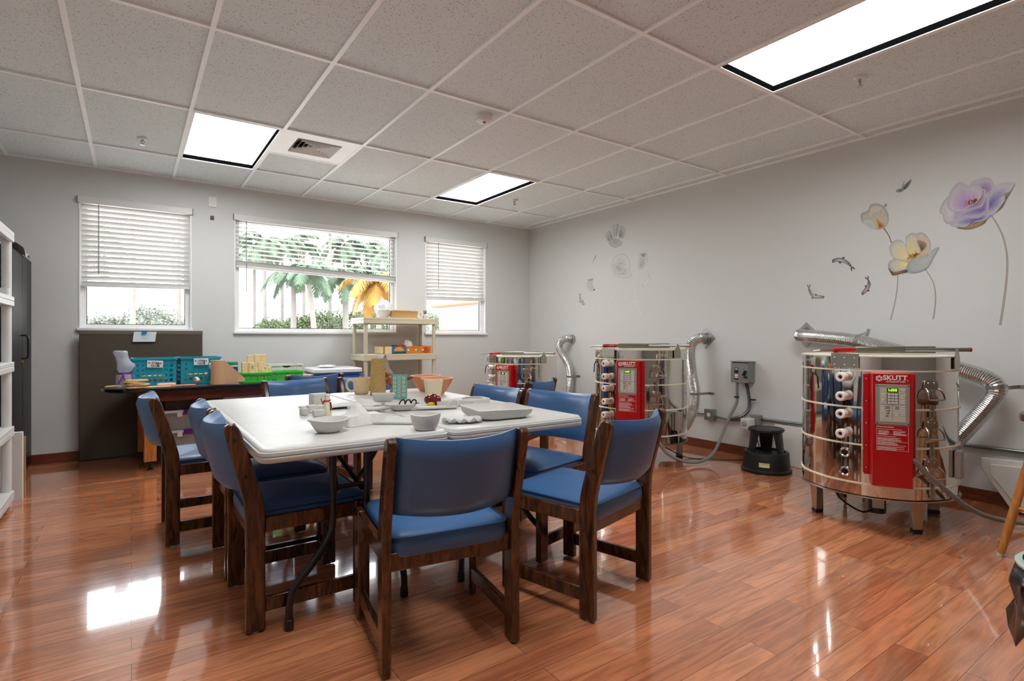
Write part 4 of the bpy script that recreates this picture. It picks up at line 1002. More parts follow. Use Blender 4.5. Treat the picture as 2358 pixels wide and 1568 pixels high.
# tall tan vase with curl
t = thing('tall_vase', 'tall tan textured vase with a white strip curling out of its top', 'vase', (1.362, 3.523, Z0), radians(24))
G().lathe([(0, 0), (.058, 0), (.059, .01), (.054, .12), (.046, .245), (.042, .245), (.05, .12), (.053, .012), (0, .01)], n=28, sx=1, sy=.8).build('body', mat('tan_speckle', (186, 152, 94), .85, bump=.35, bscale=160, var=.16, vscale=110), t)
h = G(); h.sheet(14, 2, lambda u, v: ((.01+.115*u), -.022+.044*v, .21+.062*sin(pi*min(1, u*1.5))-.11*max(0, u-.35)**1.1), .002); h.build('curled_strip', M_clay, t)
# rooster
t = thing('rooster_figurine', 'small brown rooster figurine behind the teal patterned vase', 'figurine', (1.53, 3.65, Z0), radians(145))
M_rust = mat('rust_glaze', (150, 80, 42), .4, var=.3, vscale=60)
G().lathe([(0, 0), (.03, 0), (.032, .006), (.012, .03), (0, .031)], n=20).build('foot', M_rust, t)
h = G(); h.tube(smooth_path([(-.075, 0, .10), (-.04, 0, .062), (0, 0, .055), (.035, 0, .075), (.05, 0, .11), (.056, 0, .135)], 5), [.008]*3+[.014]*4+[.026]*7+[.03]*5+[.022]*5+[.015]*2, 12); h.build('body', M_rust, t)
h = G(); h.ell((.06, 0, .142), .016, .013, .016); h.build('head', mat('yellow_glaze', (206, 158, 40), .4), t)
h = G(); h.prism([(.048, .152), (.05, .168), (.056, .16), (.062, .172), (.068, .160), (.074, .166), (.072, .15)], -.004, .004, 'y'); h.ell((.074, 0, .124), .006, .005, .01); h.build('comb', mat('comb_red', (180, 24, 30), .35), t)
h = G(); h.tube(smooth_path([(-.06, 0, .085), (-.10, 0, .10), (-.135, 0, .105)], 4), [.018, .02, .02, .018, .016, .014, .012, .009, .006], 8); h.build('tail', mat('tail_brown', (128, 62, 36), .4), t)
# teal box vase
t = thing('box_vase', 'teal square vase with cream flower pattern on the right table', 'vase', (1.395, 3.235, Z0), radians(-30))
h = G(); o0 = [[Vector((x, y, z)) for x, y in rrect(.088-o, .062-o, .008)] for o, z in ((0, 0), (0, .152), (.01, .152), (.01, .01))]; h.loops(o0); h.build('body', mat('celadon', (112, 166, 158), .4), t)
h = G(); fr_ = Matrix(((1, 0, 0, 0), (0, 0, -1, -.0312), (0, 1, 0, 0), (0, 0, 0, 1)))
for x in (-.028, .028):
    for k in range(5):
        for q in range(6):
            a = q*pi/3; cx2, cy3 = x+.0075*cos(a), .028+k*.026+.0075*sin(a)
            h.prism([(cx2+.0036*cos(b*pi/3), cy3+.0036*sin(b*pi/3)) for b in range(6)], 0, .0006, 'z', fr_)
for k in range(11): h.bx(-.003, .003, .012+k*.0125, .019+k*.0125, 0, .0006, fr_)
h.bx(-.0085, -.007, .008, .148, 0, .0006, fr_); h.bx(.007, .0085, .008, .148, 0, .0006, fr_)
h.build('flower_pattern', mat('celadon_cream', (214, 216, 178), .5), t)
# terracotta bowls
BP = [(0, 0), (.045, 0), (.05, .008), (.075, .04), (.098, .08), (.11, .108), (.1045, .109), (.09, .078), (.066, .042), (.04, .014), (0, .012)]
for (x, y, l) in ((1.755, 3.60, 'terracotta coloured bowl behind the other terracotta bowl'), (1.715, 3.345, 'terracotta coloured bowl directly behind the cream beaker')):
    t = thing('bowl', l, 'bowl', (x, y, Z0), 0, 'terracotta bowls')
    G().lathe(BP, n=40).build('body', M_terra, t, ang=50)
    h = G(); h.lathe([(.1035, .106), (.1045, .1115), (.108, .1125), (.1112, .1115), (.1112, .106)], n=40, cap=False); h.build('rim', mat('terra_rim', (238, 190, 164), .6), t)
# cream square beaker
t = thing('beaker', 'cream squarish beaker in front of the terracotta bowls', 'beaker', (1.515, 3.005, Z0), radians(-16))
def sq(w, r, z): return [Vector((x, y, z)) for x, y in rrect(w, w, r, 5)]
G().loops([sq(.07, .028, 0), sq(.078, .026, .006), sq(.092, .022, .06), sq(.106, .018, .128), sq(.098, .016, .128), sq(.082, .018, .05), sq(.066, .02, .012)]).build('body', mat('cream_glaze', (228, 214, 178), .5), t)
# dark red glazed ladybird-like ornament
t = thing('glazed_flower', 'glossy dark red and yellow ceramic flower in front of the cream beaker', 'ornament', (1.375, 2.735, Z0), radians(-60))
M_maroon = mat('maroon_glaze', (110, 18, 14), .12, coat=.6)
h = G()
for (x, y, z, r) in ((-.03, .0, .04, .026), (.028, .0, .042, .026), (.0, .008, .05, .026), (-.018, .015, .024, .022), (.02, .015, .024, .022)): h.ell((x, y, z), r, .018, r)
h.build('petals', M_maroon, t, ang=60)
h = G(); h.lathe([(0, .0), (.015, 0), (.024, .012), (.022, .022), (.01, .03), (0, .031)], (.002, -.018, 0), 18); h.build('yellow_centre', mat('mustard_glaze', (216, 186, 56), .25), t)
# soap dish on feet
t = thing('footed_dish', 'small white rectangular dish on four feet before the tall tan vase', 'dish', (1.205, 3.03, Z0), radians(-20))
h = G(); h.loops([[Vector((x, y, z)) for x, y in rrect(w, d, .02)] for w, d, z in ((.09, .055, .014), (.112, .07, .024), (.126, .082, .062), (.117, .073, .062), (.10, .058, .024))]); h.build('dish', M_clay, t, ang=50)
for sx in (-1, 1):
    for s2 in (-1, 1): G().tube([(sx*.034, s2*.02, .016), (sx*.04, s2*.023, .008), (sx*.043, s2*.025, .001)], [.006, .007, .008], 8).build('foot', M_clay, t)
# front bowls
p = at(756, 998); rn = random.Random(2)
def wob(prof, n=44, amp=.004, seed=1, sx=1, sy=1):
    r_ = random.Random(seed); ph = [r_.uniform(0, 6) for _ in range(4)]; g = G(); L = []
    for r, z in prof: L.append([Vector(((r*sx)*cos(2*pi*k/n), (r*sy)*sin(2*pi*k/n), z+(amp*(z/.06)*(sin(2*2*pi*k/n+ph[0])+.6*sin(3*2*pi*k/n+ph[1])) if z > .02 else 0))) for k in range(n)])
    return g.loops(L)
t = thing('pinch_bowl', 'white bisque bowl with rolled rim, nearest the front left table corner', 'bowl', (.668, 2.275, Z0))
wob([(0, 0), (.042, 0), (.05, .005), (.062, .022), (.074, .042), (.082, .047), (.083, .053), (.076, .055), (.067, .045), (.055, .022), (.04, .010), (0, .008)], seed=3, amp=.002).build('body', M_clay, t, ang=50)
t = thing('pinch_bowl', 'white bisque bowl with thick squared rim on the table seam, behind the front chair', 'bowl', (1.02, 2.095, Z0), .3)
wob([(0, 0), (.036, 0), (.042, .005), (.052, .028), (.058, .055), (.058, .066), (.05, .067), (.046, .05), (.036, .018), (0, .014)], seed=5, amp=.002, sx=1.14, sy=1.02).build('body', M_clay, t, ang=50)
# landscape sculpture: a mound on a wall of rough clay
t = thing('mound_sculpture', 'rough white clay mound with a curved wall behind the front left bowl', 'sculpture', (.85, 2.40, Z0), radians(12))
rn = random.Random(8)
def rough(u, v):
    x = -.105+.21*u; y = -.055+.11*v
    z = .042+.055*math.exp(-((x+.02)/.034)**2-((y-.0)/.04)**2)+.004*sin(40*x+3)*sin(52*y)
    e = min(u, 1-u, v, 1-v)
    return (x*(1-.1*(1-min(1, e*8))), y, z if e > .001 else 0.0)
h = G(); h.sheet(30, 16, rough, .0); 
for p_ in h.v: p_.z = max(p_.z, 0)
h.v = h.v
h = G(); h.grid(30, 16, rough); h.build('mound', mat('rough_clay', (224, 223, 217), .9, bump=.7, bscale=40), t, ang=60)
# flat slab tile
t = thing('clay_tile', 'flat grey-white square clay tile near the table seam', 'tile', (1.01, 2.36, Z0), radians(-38)); G().bx(-.095, .095, -.085, .085, 0, .011).build('slab', mat('grey_clay', (198, 200, 192), .9, bump=.4, bscale=120), t, .004)
# wrinkled clay leaf pair
t = thing('leaf_dish', 'wrinkled white clay leaf dish on the seam, right of the thick-rimmed bowl', 'leaf dish', (1.235, 2.165, Z0), radians(-25))
h = G(); h.sheet(22, 14, lambda u, v: ((-.09+.18*u), (-.05+.10*v)*(1-.35*abs(2*u-1)**3), .010+.010*abs(2*v-1)**2+.006*abs(2*u-1)**2+(.006*sin(26*u+6*sin(9*v)) if v < .55 else .001*sin(9*u))), .007); h.build('leaf', M_clay, t, ang=60)
# large shallow dish
t = thing('shallow_dish', 'large white rectangular clay dish with wavy rim at the right table front', 'dish', (1.47, 2.235, Z0), radians(-4))
def ring2(w, d, r, z, amp=0):
    L = []
    for x, y in rrect(w, d, r, 6):
        a = math.atan2(y, x); L.append(Vector((x, y, z+amp*(sin(3*a+1)-.3-.9*math.exp(-((a+1.9)/.16)**2)))))
    return L
G().loops([ring2(.21, .20, .05, 0), ring2(.25, .24, .055, .006), ring2(.28, .27, .05, .022), ring2(.29, .28, .045, .05, .004), ring2(.278, .268, .042, .051, .004), ring2(.262, .252, .045, .022), ring2(.23, .22, .04, .010)]).build('body', M_clay, t, ang=60)
# hexagonal / two-part tray behind it
t = thing('divided_tray', 'white low divided clay tray with an oval hollow, behind the large dish', 'tray', (1.545, 2.715, Z0), radians(-8))
G().prism([(-.16, -.05), (-.02, -.035), (.05, -.075), (.17, -.03), (.17, .06), (.05, .09), (-.15, .07)], 0, .036).build('body', M_clay, t, .005)
h = G(); h.lathe([(.05, 0), (.055, .004), (.05, .007), (.044, .004)], (.075, .005, .036), 28, sx=1.25, sy=.8, cap=False); h.build('oval_rim', M_clay, t)
h = G(); h.prism([(-.15, -.04), (-.03, -.025), (-.03, .05), (-.14, .06)], .0362, .0378); h.build('raised_lip', M_clay, t)
# white dish with dark bow
t = thing('oval_dish', 'small white oval dish with a black bow-like strip behind the loop-handled tray', 'dish', (1.18, 2.72, Z0), radians(-30))
wob([(0, 0), (.04, 0), (.06, .008), (.085, .034), (.08, .037), (.055, .014), (0, .008)], seed=8, amp=.001, sx=1, sy=.72).build('dish', M_clay, t, ang=50)
h = G()
for k in range(3): h.tube(smooth_path([(-.01+.03*k, .0, .03), (.0+.03*k, .01, .05), (.015+.03*k, .012, .052), (.022+.03*k, 0, .036)], 4), .004, 6)
h.sheet(6, 2, lambda u, v: (.04+.06*u, -.028+.03*v*(1-.6*u), .03+.012*u), .003)
h.build('black_strip', M_blackp, t)
# loop-handled slab
t = thing('loop_tray', 'long white clay slab with curled ends and a loop handle, mid table', 'tray', (1.335, 2.655, Z0), radians(-18))
h = G(); h.sheet(20, 6, lambda u, v: (-.13+.26*u, (-.035+.07*v)*(.55+.9*u*(1-u)*1.6), .009+.006*(2*v-1)**2+.014*max(0, .2-u)*5), .008); h.build('slab', M_clay, t, ang=60)
h = G(); h.tube(smooth_path([(.08, 0, .012), (.095, 0, .034), (.12, 0, .043), (.137, 0, .03), (.135, 0, .012)], 5), .006, 8); h.build('loop_handle', M_clay, t); h = G(); h.tube(smooth_path([(-.10, .02, .012), (-.125, .015, .026), (-.12, -.01, .03), (-.09, -.015, .014)], 5), .007, 8); h.build('curl', M_clay, t)
# snowman-like figurine
t = thing('penguin_figurine', 'white clay figurine with red scarf standing among small bisque blocks', 'figurine', (.80, 2.745, Z0), radians(-30))
h = G(); h.lathe([(0, 0), (.024, 0), (.028, .01), (.026, .045), (.02, .07), (.014, .088), (.017, .10), (.015, .115), (.006, .124), (0, .125)], n=24); h.build('body', mat('ivory_glaze', (232, 224, 200), .4), t)
h = G(); h.tube([(.016*cos(a), .016*sin(a), .084+.004*sin(a)) for a in [2*pi*k/16 for k in range(16)]], .005, 6, True); h.tube([(-.016, -.014, .084), (-.03, -.02, .075), (-.036, -.02, .095)], .004, 6); h.tube([(-.016, -.014, .082), (-.026, -.024, .064)], .004, 6); h.build('scarf', mat('scarf_red', (168, 30, 26), .4), t)
h = G(); h.tube([(.022, -.014, .075), (.027, -.014, .05), (.024, -.018, .03)], .0045, 6); h.build('wing', mat('wing_brown', (92, 28, 18), .3), t)
h = G(); h.lathe([(0, .124), (.009, .122), (.008, .128), (.003, .138), (0, .139)]); h.ell((-.007, -.014, .106), .003, .002, .003, 8, 6); h.ell((.007, -.014, .106), .003, .002, .003, 8, 6); h.build('cap', M_blackp, t); t.scale = (.76, .76, .9)
# small blocks around it
for (px, py, s, l, rz) in ((700, 956, (.035, .03, .035), 'rounded small white bisque block, leftmost of the cluster', .4), (718, 950, (.045, .04, .038), 'small white bisque block behind the leftmost one', .1), (734, 959, (.055, .035, .032), 'small white bisque block just left of the figurine', -.1), (733, 947, (.06, .045, .03), 'low white bisque block behind the figurine cluster', .2)):
    q = at(px, py); single(G().bx(-s[0]/2, s[0]/2, -s[1]/2, s[1]/2, 0, s[2]), 'bisque_block', M_clay, l, 'block', q, rz, 'bisque blocks', bev=.004)
t = thing('bisque_box', 'square white bisque box with thin ledge, behind the figurine', 'box', (.86, 3.11, Z0), radians(8))
h = G(); h.bx(-.045, .045, -.035, .035, .01, .075); h.build('body', M_clay, t, .003)
G().bx(-.10, .05, -.04, .04, 0, .009).build('ledge', M_clay, t, .003)
t = thing('clay_arch', 'small grooved white clay arch behind the bisque mound', 'arch', (.93, 2.66, Z0), radians(-20))
h = G()
for k in range(2): h.tube([(.03*cos(a), -.012+.024*k, .034*sin(a)+.004) for a in [pi*q/12 for q in range(13)]], .010, 8)
h.build('arch', M_clay, t)
# sheets of clay and shallow leaf plates
t = thing('clay_sheet', 'thin wavy white clay sheet lying behind the bisque mound', 'clay sheet', (1.0, 3.02, Z0), radians(-8))
h = G(); h.sheet(22, 12, lambda u, v: (-.16+.32*u, -.085+.17*v, .008+.010*abs(sin(4*u+2*v))+.026*math.exp(-((u-.72)/.09)**2-((v-.6)/.3)**2)), .006); h.build('sheet', M_clay, t, ang=60)
t = thing('leaf_plate', 'pointed white clay leaf plate in front of the wavy clay sheet', 'plate', (1.03, 2.76, Z0), radians(-25))
h = G(); h.sheet(20, 10, lambda u, v: (-.12+.24*u, (-.05+.10*v)*sin(pi*(.08+.86*u)), .008+.012*(2*v-1)**2+.012*(2*u-1)**2), .006); h.build('plate', M_clay, t, ang=60)
# ================================================================ THINGS ON THE DARK SIDE TABLE
ZS = ST+.0032
def on(px, py): p = fl(px, py, ST); return (p.x, p.y, ZS)
M_teal = mat('teal_plastic', (18, 148, 172), .4)
def wall_holes(g, w, z0, z1, holes, th, M, taper=0.0):
    """flat wall of width w with round holes: quads around each hole cell"""
    xs_ = sorted({-w/2, w/2} | {c[0]-c[2]*1.25 for c in holes} | {c[0]+c[2]*1.25 for c in holes})
    zs_ = sorted({z0, z1} | {c[1]-c[2]*1.25 for c in holes} | {c[1]+c[2]*1.25 for c in holes})
    for i in range(len(xs_)-1):
        for j in range(len(zs_)-1):
            a, b, c, d = xs_[i], xs_[i+1], zs_[j], zs_[j+1]; mx, mz = (a+b)/2, (c+d)/2
            hit = [q for q in holes if abs(q[0]-mx) < 1e-4 and abs(q[1]-mz) < 1e-4]
            if not hit: g.bx(a, b, -th/2, th/2, c, d, M); continue
            r = hit[0][2]; n = 16; inn = []; out = []
            for k in range(n):
                t_ = 2*pi*k/n+pi/4; inn.append((mx+r*cos(t_), mz+r*sin(t_)))
                s_ = max(abs(cos(t_)), abs(sin(t_))); out.append((mx+(b-a)/2*cos(t_)/s_, mz+(d-c)/2*sin(t_)/s_))
            L = [[M @ Vector((x, y, z)) for x, z in P_] for P_, y in ((out, -th/2), (out, th/2), (inn, th/2), (inn, -th/2))]
            g.loops(L, True, False, True)
def basket(name, label, w, d, hgt, m, loc, rz, holes_f, holes_s, rim=.012, group=None, th=.003):
    t = thing(name, label, 'basket', loc, rz, group)
    h = G()
    R = lambda a: Matrix.Rotation(a, 4, 'Z')
    wall_holes(h, w, .0, hgt, holes_f, th, Matrix.Translation((0, -d/2, 0))); wall_holes(h, w, 0, hgt, holes_f, th, Matrix.Translation((0, d/2, 0)))
    wall_holes(h, d-th, 0, hgt, holes_s, th, Matrix.Translation((-w/2, 0, 0)) @ R(pi/2)); wall_holes(h, d-th, 0, hgt, holes_s, th, Matrix.Translation((w/2, 0, 0)) @ R(pi/2))
    h.bx(-w/2, w/2, -d/2, d/2, 0, .004); h.build('body', m, t)
    h = G(); o = rim
    h.loops([[Vector((x, y, z)) for x, y in rrect(ww, dd, .02)] for ww, dd, z in ((w+2*o, d+2*o, hgt-.012), (w+2*o, d+2*o, hgt+.004), (w-.01, d-.01, hgt+.004), (w-.01, d-.01, hgt-.0))], True, False, True); h.build('rim', m, t)
    return t
def sign(t, w, d, z, tilt=0):
    M = Matrix.Translation((0, -d/2-.016, z)) @ Matrix.Rotation(tilt, 4, 'Y') @ Matrix(((1, 0, 0, 0), (0, 0, -1, 0), (0, 1, 0, 0), (0, 0, 0, 1)))
    h = G(); h.bx(-.058, .058, -.03, .03, -.001, .0, M); s_ = h.build('sign', mat('sign_white', (226, 230, 232), .5), t)
    h = G(); text_geo(h, 'P', .023, M @ Matrix.Translation((-.044, .005, .0004)), bold=.0009); text_geo(h, 'TTERY', .023, M @ Matrix.Translation((.012, .005, .0004)), bold=.0009, sx=1.1); text_geo(h, 'CLUB', .023, M @ Matrix.Translation((.002, -.016, .0004)), bold=.0009, sx=1.1); h.build('lettering', mat('sign_ink', (16, 20, 24), .6), s_)
    h = G(); h.prism([(-.031+.006*cos(a), .002+.0045*sin(a)) for a in [2*pi*k/12 for k in range(12)]], 0, .0008, 'z', M); h.bx(-.03, .02, .021, .0225, 0, .0008, M); h.build('pot_mark', mat('sign_grey', (150, 156, 160), .6), s_)
    for x in (-.05, .05): G().bx(x-.006, x+.006, -.003, .003, .022, .045, M).build('clip', mat('clip_white', (236, 236, 236), .4), s_)
hf = [(-.12+.04*i, .045+.042*j, .0145) for i in range(7) for j in range(4) if not (j >= 2 and 2 <= i <= 4)]
hs = [(-.09+.045*i, .045+.042*j, .0145) for i in range(5) for j in range(4)]
bk1 = basket('plastic_basket', 'teal plastic basket with sign, left of two on the dark table', .315, .25, .235, M_teal, (.165, 5.80, ZS), radians(2), hf, hs, group='teal sign baskets'); sign(bk1, .315, .25, .188, radians(3))
bk2 = basket('plastic_basket', 'teal plastic basket with sign, right of two on the dark table', .315, .25, .235, M_teal, (.515, 5.835, ZS), radians(3), hf, hs, group='teal sign baskets'); sign(bk2, .315, .25, .198, 0)
M_blockw = wood('pale_pine', (226, 204, 148), (236, 220, 172), (6, 6, 30), .6, 0)
M_disc = wood('plywood_disc', (206, 170, 112), (228, 200, 150), (30, 30, 8), .6, 0)
for bx_, nm in ((bk1, 'left'), (bk2, 'right')):
    for k in range(4):
        single(G().lathe([(0, 0), (.09, 0), (.09, .018), (0, .018)], n=24, sx=1.25, sy=.9), 'wooden_slab', M_disc, 'pale slab inside the %s teal basket, %s' % (nm, ('at its bottom', 'second from the bottom', 'third from the bottom', 'on top of the others')[k]), 'slab', Vector(bx_.location)+Vector((.01*(-1)**k, .0, .006+.019*k)), .3*k, 'slabs inside the teal baskets')
# jar with purple ribbon + bag
q = (-.045, 5.60, ZS)
t = thing('glass_jar', 'clear jar with purple ribbon at the left end of the dark table', 'jar', q)
h = G(); h.lathe([(0, 0), (.058, 0), (.062, .008), (.062, .10), (.05, .118)], n=28); h.build('glass', mat('jar_plastic', (224, 230, 240), .08, alpha=.3, spec=.7), t)
h = G(); h.lathe([(.0505, .112), (.054, .112), (.054, .124), (.0505, .124)], n=28, cap=False); h.tube(smooth_path([(-.01, -.056, .118), (-.02, -.068, .08), (-.045, -.064, .035)], 5), .005, 6); h.tube(smooth_path([(-.01, -.056, .118), (.0, -.069, .08), (.005, -.068, .025)], 5), .005, 6); h.tube([(.045, -.03, .118), (.058, -.038, .07), (.058, -.036, .04)], .006, 6); h.build('ribbon', mat('purple_ribbon', (122, 40, 170), .4), t)
rn = random.Random(12); h = G()
L = []
for z, r, dx in ((.122, .034, 0), (.135, .044, .002), (.15, .056, .004), (.17, .062, .008), (.19, .06, .004), (.21, .05, -.004), (.23, .044, -.012), (.25, .043, -.02), (.27, .046, -.026), (.288, .05, -.03), (.30, .046, -.03), (.303, .03, -.028)):
    L.append([Vector((dx+(r+rn.uniform(-.006, .006))*cos(2*pi*k/26), .7*(r+rn.uniform(-.006, .006))*sin(2*pi*k/26), z+rn.uniform(-.003, .003))) for k in range(26)])
h.loops(L); h.xf(Matrix.Translation((0, 0, .004)))
single(h, 'plastic_bag', mat('clear_film', (206, 214, 232), .15, alpha=.5, bump=.5, bscale=30), 'crumpled clear plastic bag standing on the ribboned jar', 'bag', q, ang=60)
# stack of wooden discs, front left
sx_, sy3 = .03, 5.50
for k in range(6):
    l = ['lowest', 'second from the bottom', 'third from the bottom', 'third from the top', 'second from the top', 'topmost'][k]
    h = G(); r_ = random.Random(k); h.lathe([(0, 0), (.076, 0), (.08, .004), (.08, .008), (.076, .011), (0, .011)], n=22, sx=1+r_.uniform(-.1, .15), sy=.85)
    single(h, 'wooden_slice', M_disc, 'pale wooden slice in the stack before the jar, %s' % l, 'wooden slice', (sx_+r_.uniform(-.012, .012), sy3+r_.uniform(-.008, .008), ZS+.0113*k), r_.uniform(0, 3), 'stack of wooden slices')
single(G().lathe([(0, 0), (.06, 0), (.063, .006), (.05, .012), (0, .016)], n=20, sy=.8), 'wooden_slice', M_disc, 'single wooden slice lying at the far left, behind the jar', 'wooden slice', (-.125, 5.70, ZS), .4)
M_slabp = mat('pink_clay', (226, 164, 134), .8)
single(G().loops([[Vector((x, y, z)) for x, y in rrect(w, d, .02)] for w, d, z in ((.13, .06, 0), (.14, .07, .012), (.13, .06, .022))]), 'clay_slab', mat('pale_pink_clay', (236, 190, 166), .8), 'thick pale pink clay slab in front of the left teal basket', 'slab', (.25, 5.58, ZS+.002), .1)
single(G().bx(-.20, .20, -.05, .05, 0, .0018), 'paper_sheet', mat('orange_paper', (232, 160, 122), .8), 'thin orange paper strip lying before the teal baskets', 'paper', (.27, 5.575, ZS), .05)
single(G().bx(-.10, .10, -.035, .035, 0, .006), 'clay_slab', mat('cream_slab', (240, 214, 184), .8), 'flat cream slab at the front edge of the dark table', 'slab', (.175, 5.498, ZS), .06)
# shell
t = thing('snail_shell', 'small striped spiral shell in front of the right teal basket', 'shell', (.487, 5.60, ZS), radians(-60))
h = G(); P_ = []; R_ = []
for k in range(60):
    a = k*.24; r = .030*math.exp(-.055*k*.9)+.002; P_.append((r*cos(a), -.02+.0006*k*1.1-.0, .030+r*sin(a))); R_.append(r*.62)
h.tube([(x, y, z) for x, y, z in P_], R_, 10)
h.build('spiral', mat('shell_cream', (222, 204, 178), .35), t); h = G(); h.tube([(x, y-R_[i]*.8, z) for i, (x, y, z) in enumerate(P_[:50])], [r*.28 for r in R_[:50]], 6); h.build('stripe', mat('shell_brown', (120, 86, 62), .4), t)
for p_ in [c for c in bpy.data.objects if c.parent == t]:
    zmin = min(v.co.z for v in p_.data.vertices)
    if zmin < .001: 
        for v in p_.data.vertices: v.co.z = max(v.co.z, .0005)
# wipes tubs
for (x, y, l, top, lab, low) in ((.635, 5.632, 'tall white wipes tub with blue and red label, left of two', (236, 238, 238), (20, 120, 190), (20, 150, 96)), (.80, 5.90, 'white wipes tub with green lid and dark blue label, right of two', (44, 140, 120), (30, 58, 140), (230, 234, 236))):
    t = thing('wipes_tub', l, 'tub', (x, y, ZS), 0, 'wipes tubs')
    G().lathe([(0, 0), (.052, 0), (.055, .006), (.055, .15), (0, .15)], n=28).build('tub', M_white, t)
    G().lathe([(0, .1505), (.056, .1505), (.057, .155), (.056, .178), (.05, .184), (0, .185)], n=28).build('lid', mat('lid_%d' % top[0], top, .4), t)
    G().lathe([(.0556, .05), (.0556, .135)], n=28, cap=False).build('label', mat('lab_%d' % lab[0], lab, .4), t)
    G().lathe([(.0557, .02), (.0557, .05)], n=28, cap=False).build('label_foot', mat('low_%d' % low[0], low, .4), t)
    a = radians(-112)
    if top[0] > 200:
        onr(.0558, .0558, .07, .125, a-.35, a+.35).build('label_badge', M_white, t); onr(.0567, .0567, .082, .098, a-.2, a+.2).build('badge_red', mat('badge_red', (206, 30, 36), .4), t)
    else:
        h = G()
        for k in range(5):
            for j in range(3): 
                g2 = onr(.0558, .0558, .056+.016*k, .066+.016*k, a-.5+.3*j, a-.32+.3*j, 3); h.add(g2.v, g2.f)
        h.build('label_squares', M_print, t)
# brown paper roll
t = thing('paper_roll', 'brown kraft paper roll standing on the dark table with one sheet unrolling', 'paper roll', (.635, 5.503, ZS), 0)
M_kraft = mat('kraft_light', (204, 168, 128), .85)
h = G(); h.lathe([(.014, 0), (.058, 0), (.058, .215), (.014, .215), (.014, 0)], n=30, cap=False); h.build('roll', M_kraft, t)
h = G(); h.sheet(14, 8, lambda u, v: (.052+.165*u-.02*(1-v)*u, -.012-.055*u+.03*sin(3*u), (.001+.02*u*(1-v)**2)+(.21-.15*u-.02*u*u)*v), .0012, (0, 1, 0)); h.build('loose_sheet', M_kraft, t, ang=60)
# green baskets
M_green = mat('green_plastic', (46, 206, 60), .35)
hg = [(-.10+.025*i, .026+.025*j, .0085) for i in range(9) for j in range(2)]
hg2 = [(-.05+.025*i, .026+.025*j, .0085) for i in range(5) for j in range(2)]
g1 = basket('plastic_basket', 'bright green basket heaped with pine blocks on the dark table', .25, .16, .085, M_green, (.965, 5.625, ZS), radians(5), hg, hg2, .01, 'green baskets')
g2_ = basket('plastic_basket', 'bright green basket with flat slices, right of the block basket', .25, .16, .085, M_green, (1.265, 5.70, ZS), radians(8), hg, hg2, .01, 'green baskets')
B0 = Vector(g1.location)
def blk(x, y, z, w, d, hh, label, rz=0.0, xm=False):
    p_ = B0+Matrix.Rotation(radians(5), 3, 'Z') @ Vector((x, y, z))
    if xm:
        t = thing('pine_block', label, 'block', p_, radians(5)+rz, 'pine blocks in the green basket'); G().bx(-w/2, w/2, -d/2, d/2, 0, hh).build('block', M_blockw, t, .002)
        h = G(); M_ = Matrix(((1, 0, 0, 0), (0, 0, -1, -d/2-.0002), (0, 1, 0, hh*.55), (0, 0, 0, 1)))
        h.box((0, 0, 0), (.004, .034, .0006), M=Matrix.Rotation(.5, 4, 'Z')); h.box((0, 0, .0), (.004, .034, .0006), M=Matrix.Rotation(-.5, 4, 'Z')); h.xf(M_); h.build('cross_mark', mat('burnt_brown', (110, 80, 40), .8), t); return
    single(G().bx(-w/2, w/2, -d/2, d/2, 0, hh), 'pine_block', M_blockw, label, 'block', p_, radians(5)+rz, 'pine blocks in the green basket', bev=.002)
# layer 0: lying inside, layer 1..: visible heap
for i in range(4): blk(-.085+.057*i, -.035, .006, .052, .07, .078, 'pine block at the base of the heap in the front row, %s' % ('leftmost', 'second from the left', 'second from the right', 'rightmost')[i])
for i in range(4): blk(-.085+.057*i, .04, .006, .052, .07, .078, 'pine block at the base of the heap in the back row, %s' % ('leftmost', 'second from the left', 'second from the right', 'rightmost')[i])
blk(-.092, .02, .0855, .048, .048, .10, 'upright pine block at the left end of the heap')
blk(-.038, .045, .0855, .044, .044, .165, 'tallest lone upright pine block, left part of the heap')
blk(-.04, -.03, .0855, .046, .046, .096, 'upright pine block marked with a brown cross', 0, True)
blk(.03, .045, .0855, .05, .046, .17, 'tall upright pine block at the back of the heap, left of three')
blk(.083, .045, .0855, .05, .046, .17, 'tall upright pine block at the back of the heap, middle of three')
blk(.0, -.02, .0855, .03, .05, .05, 'short pine block right of the crossed block')
blk(.045, -.018, .0855, .054, .05, .10, 'upright pine block in the middle of the heap front')
blk(.106, -.028, .0855, .05, .05, .055, 'pine block at the right end of the heap front')
blk(.062, -.062, .0855, .05, .03, .03, 'small pine block lying on the front rim of the heap')
B1 = Vector(g2_.location)
for i, l in enumerate(('bottom left', 'bottom right', 'top left', 'top right')):
    p_ = B1+Matrix.Rotation(radians(8), 3, 'Z') @ Vector((-.055+.11*(i % 2), 0, .006+.04*(i//2)))
    single(G().lathe([(0, 0), (.05, 0), (.05, .036), (0, .036)], n=20, sy=1.2), 'wooden_slice', M_disc, 'thick wooden slice in the right green basket, %s' % l, 'wooden slice', p_, 0, 'slices in the right green basket')
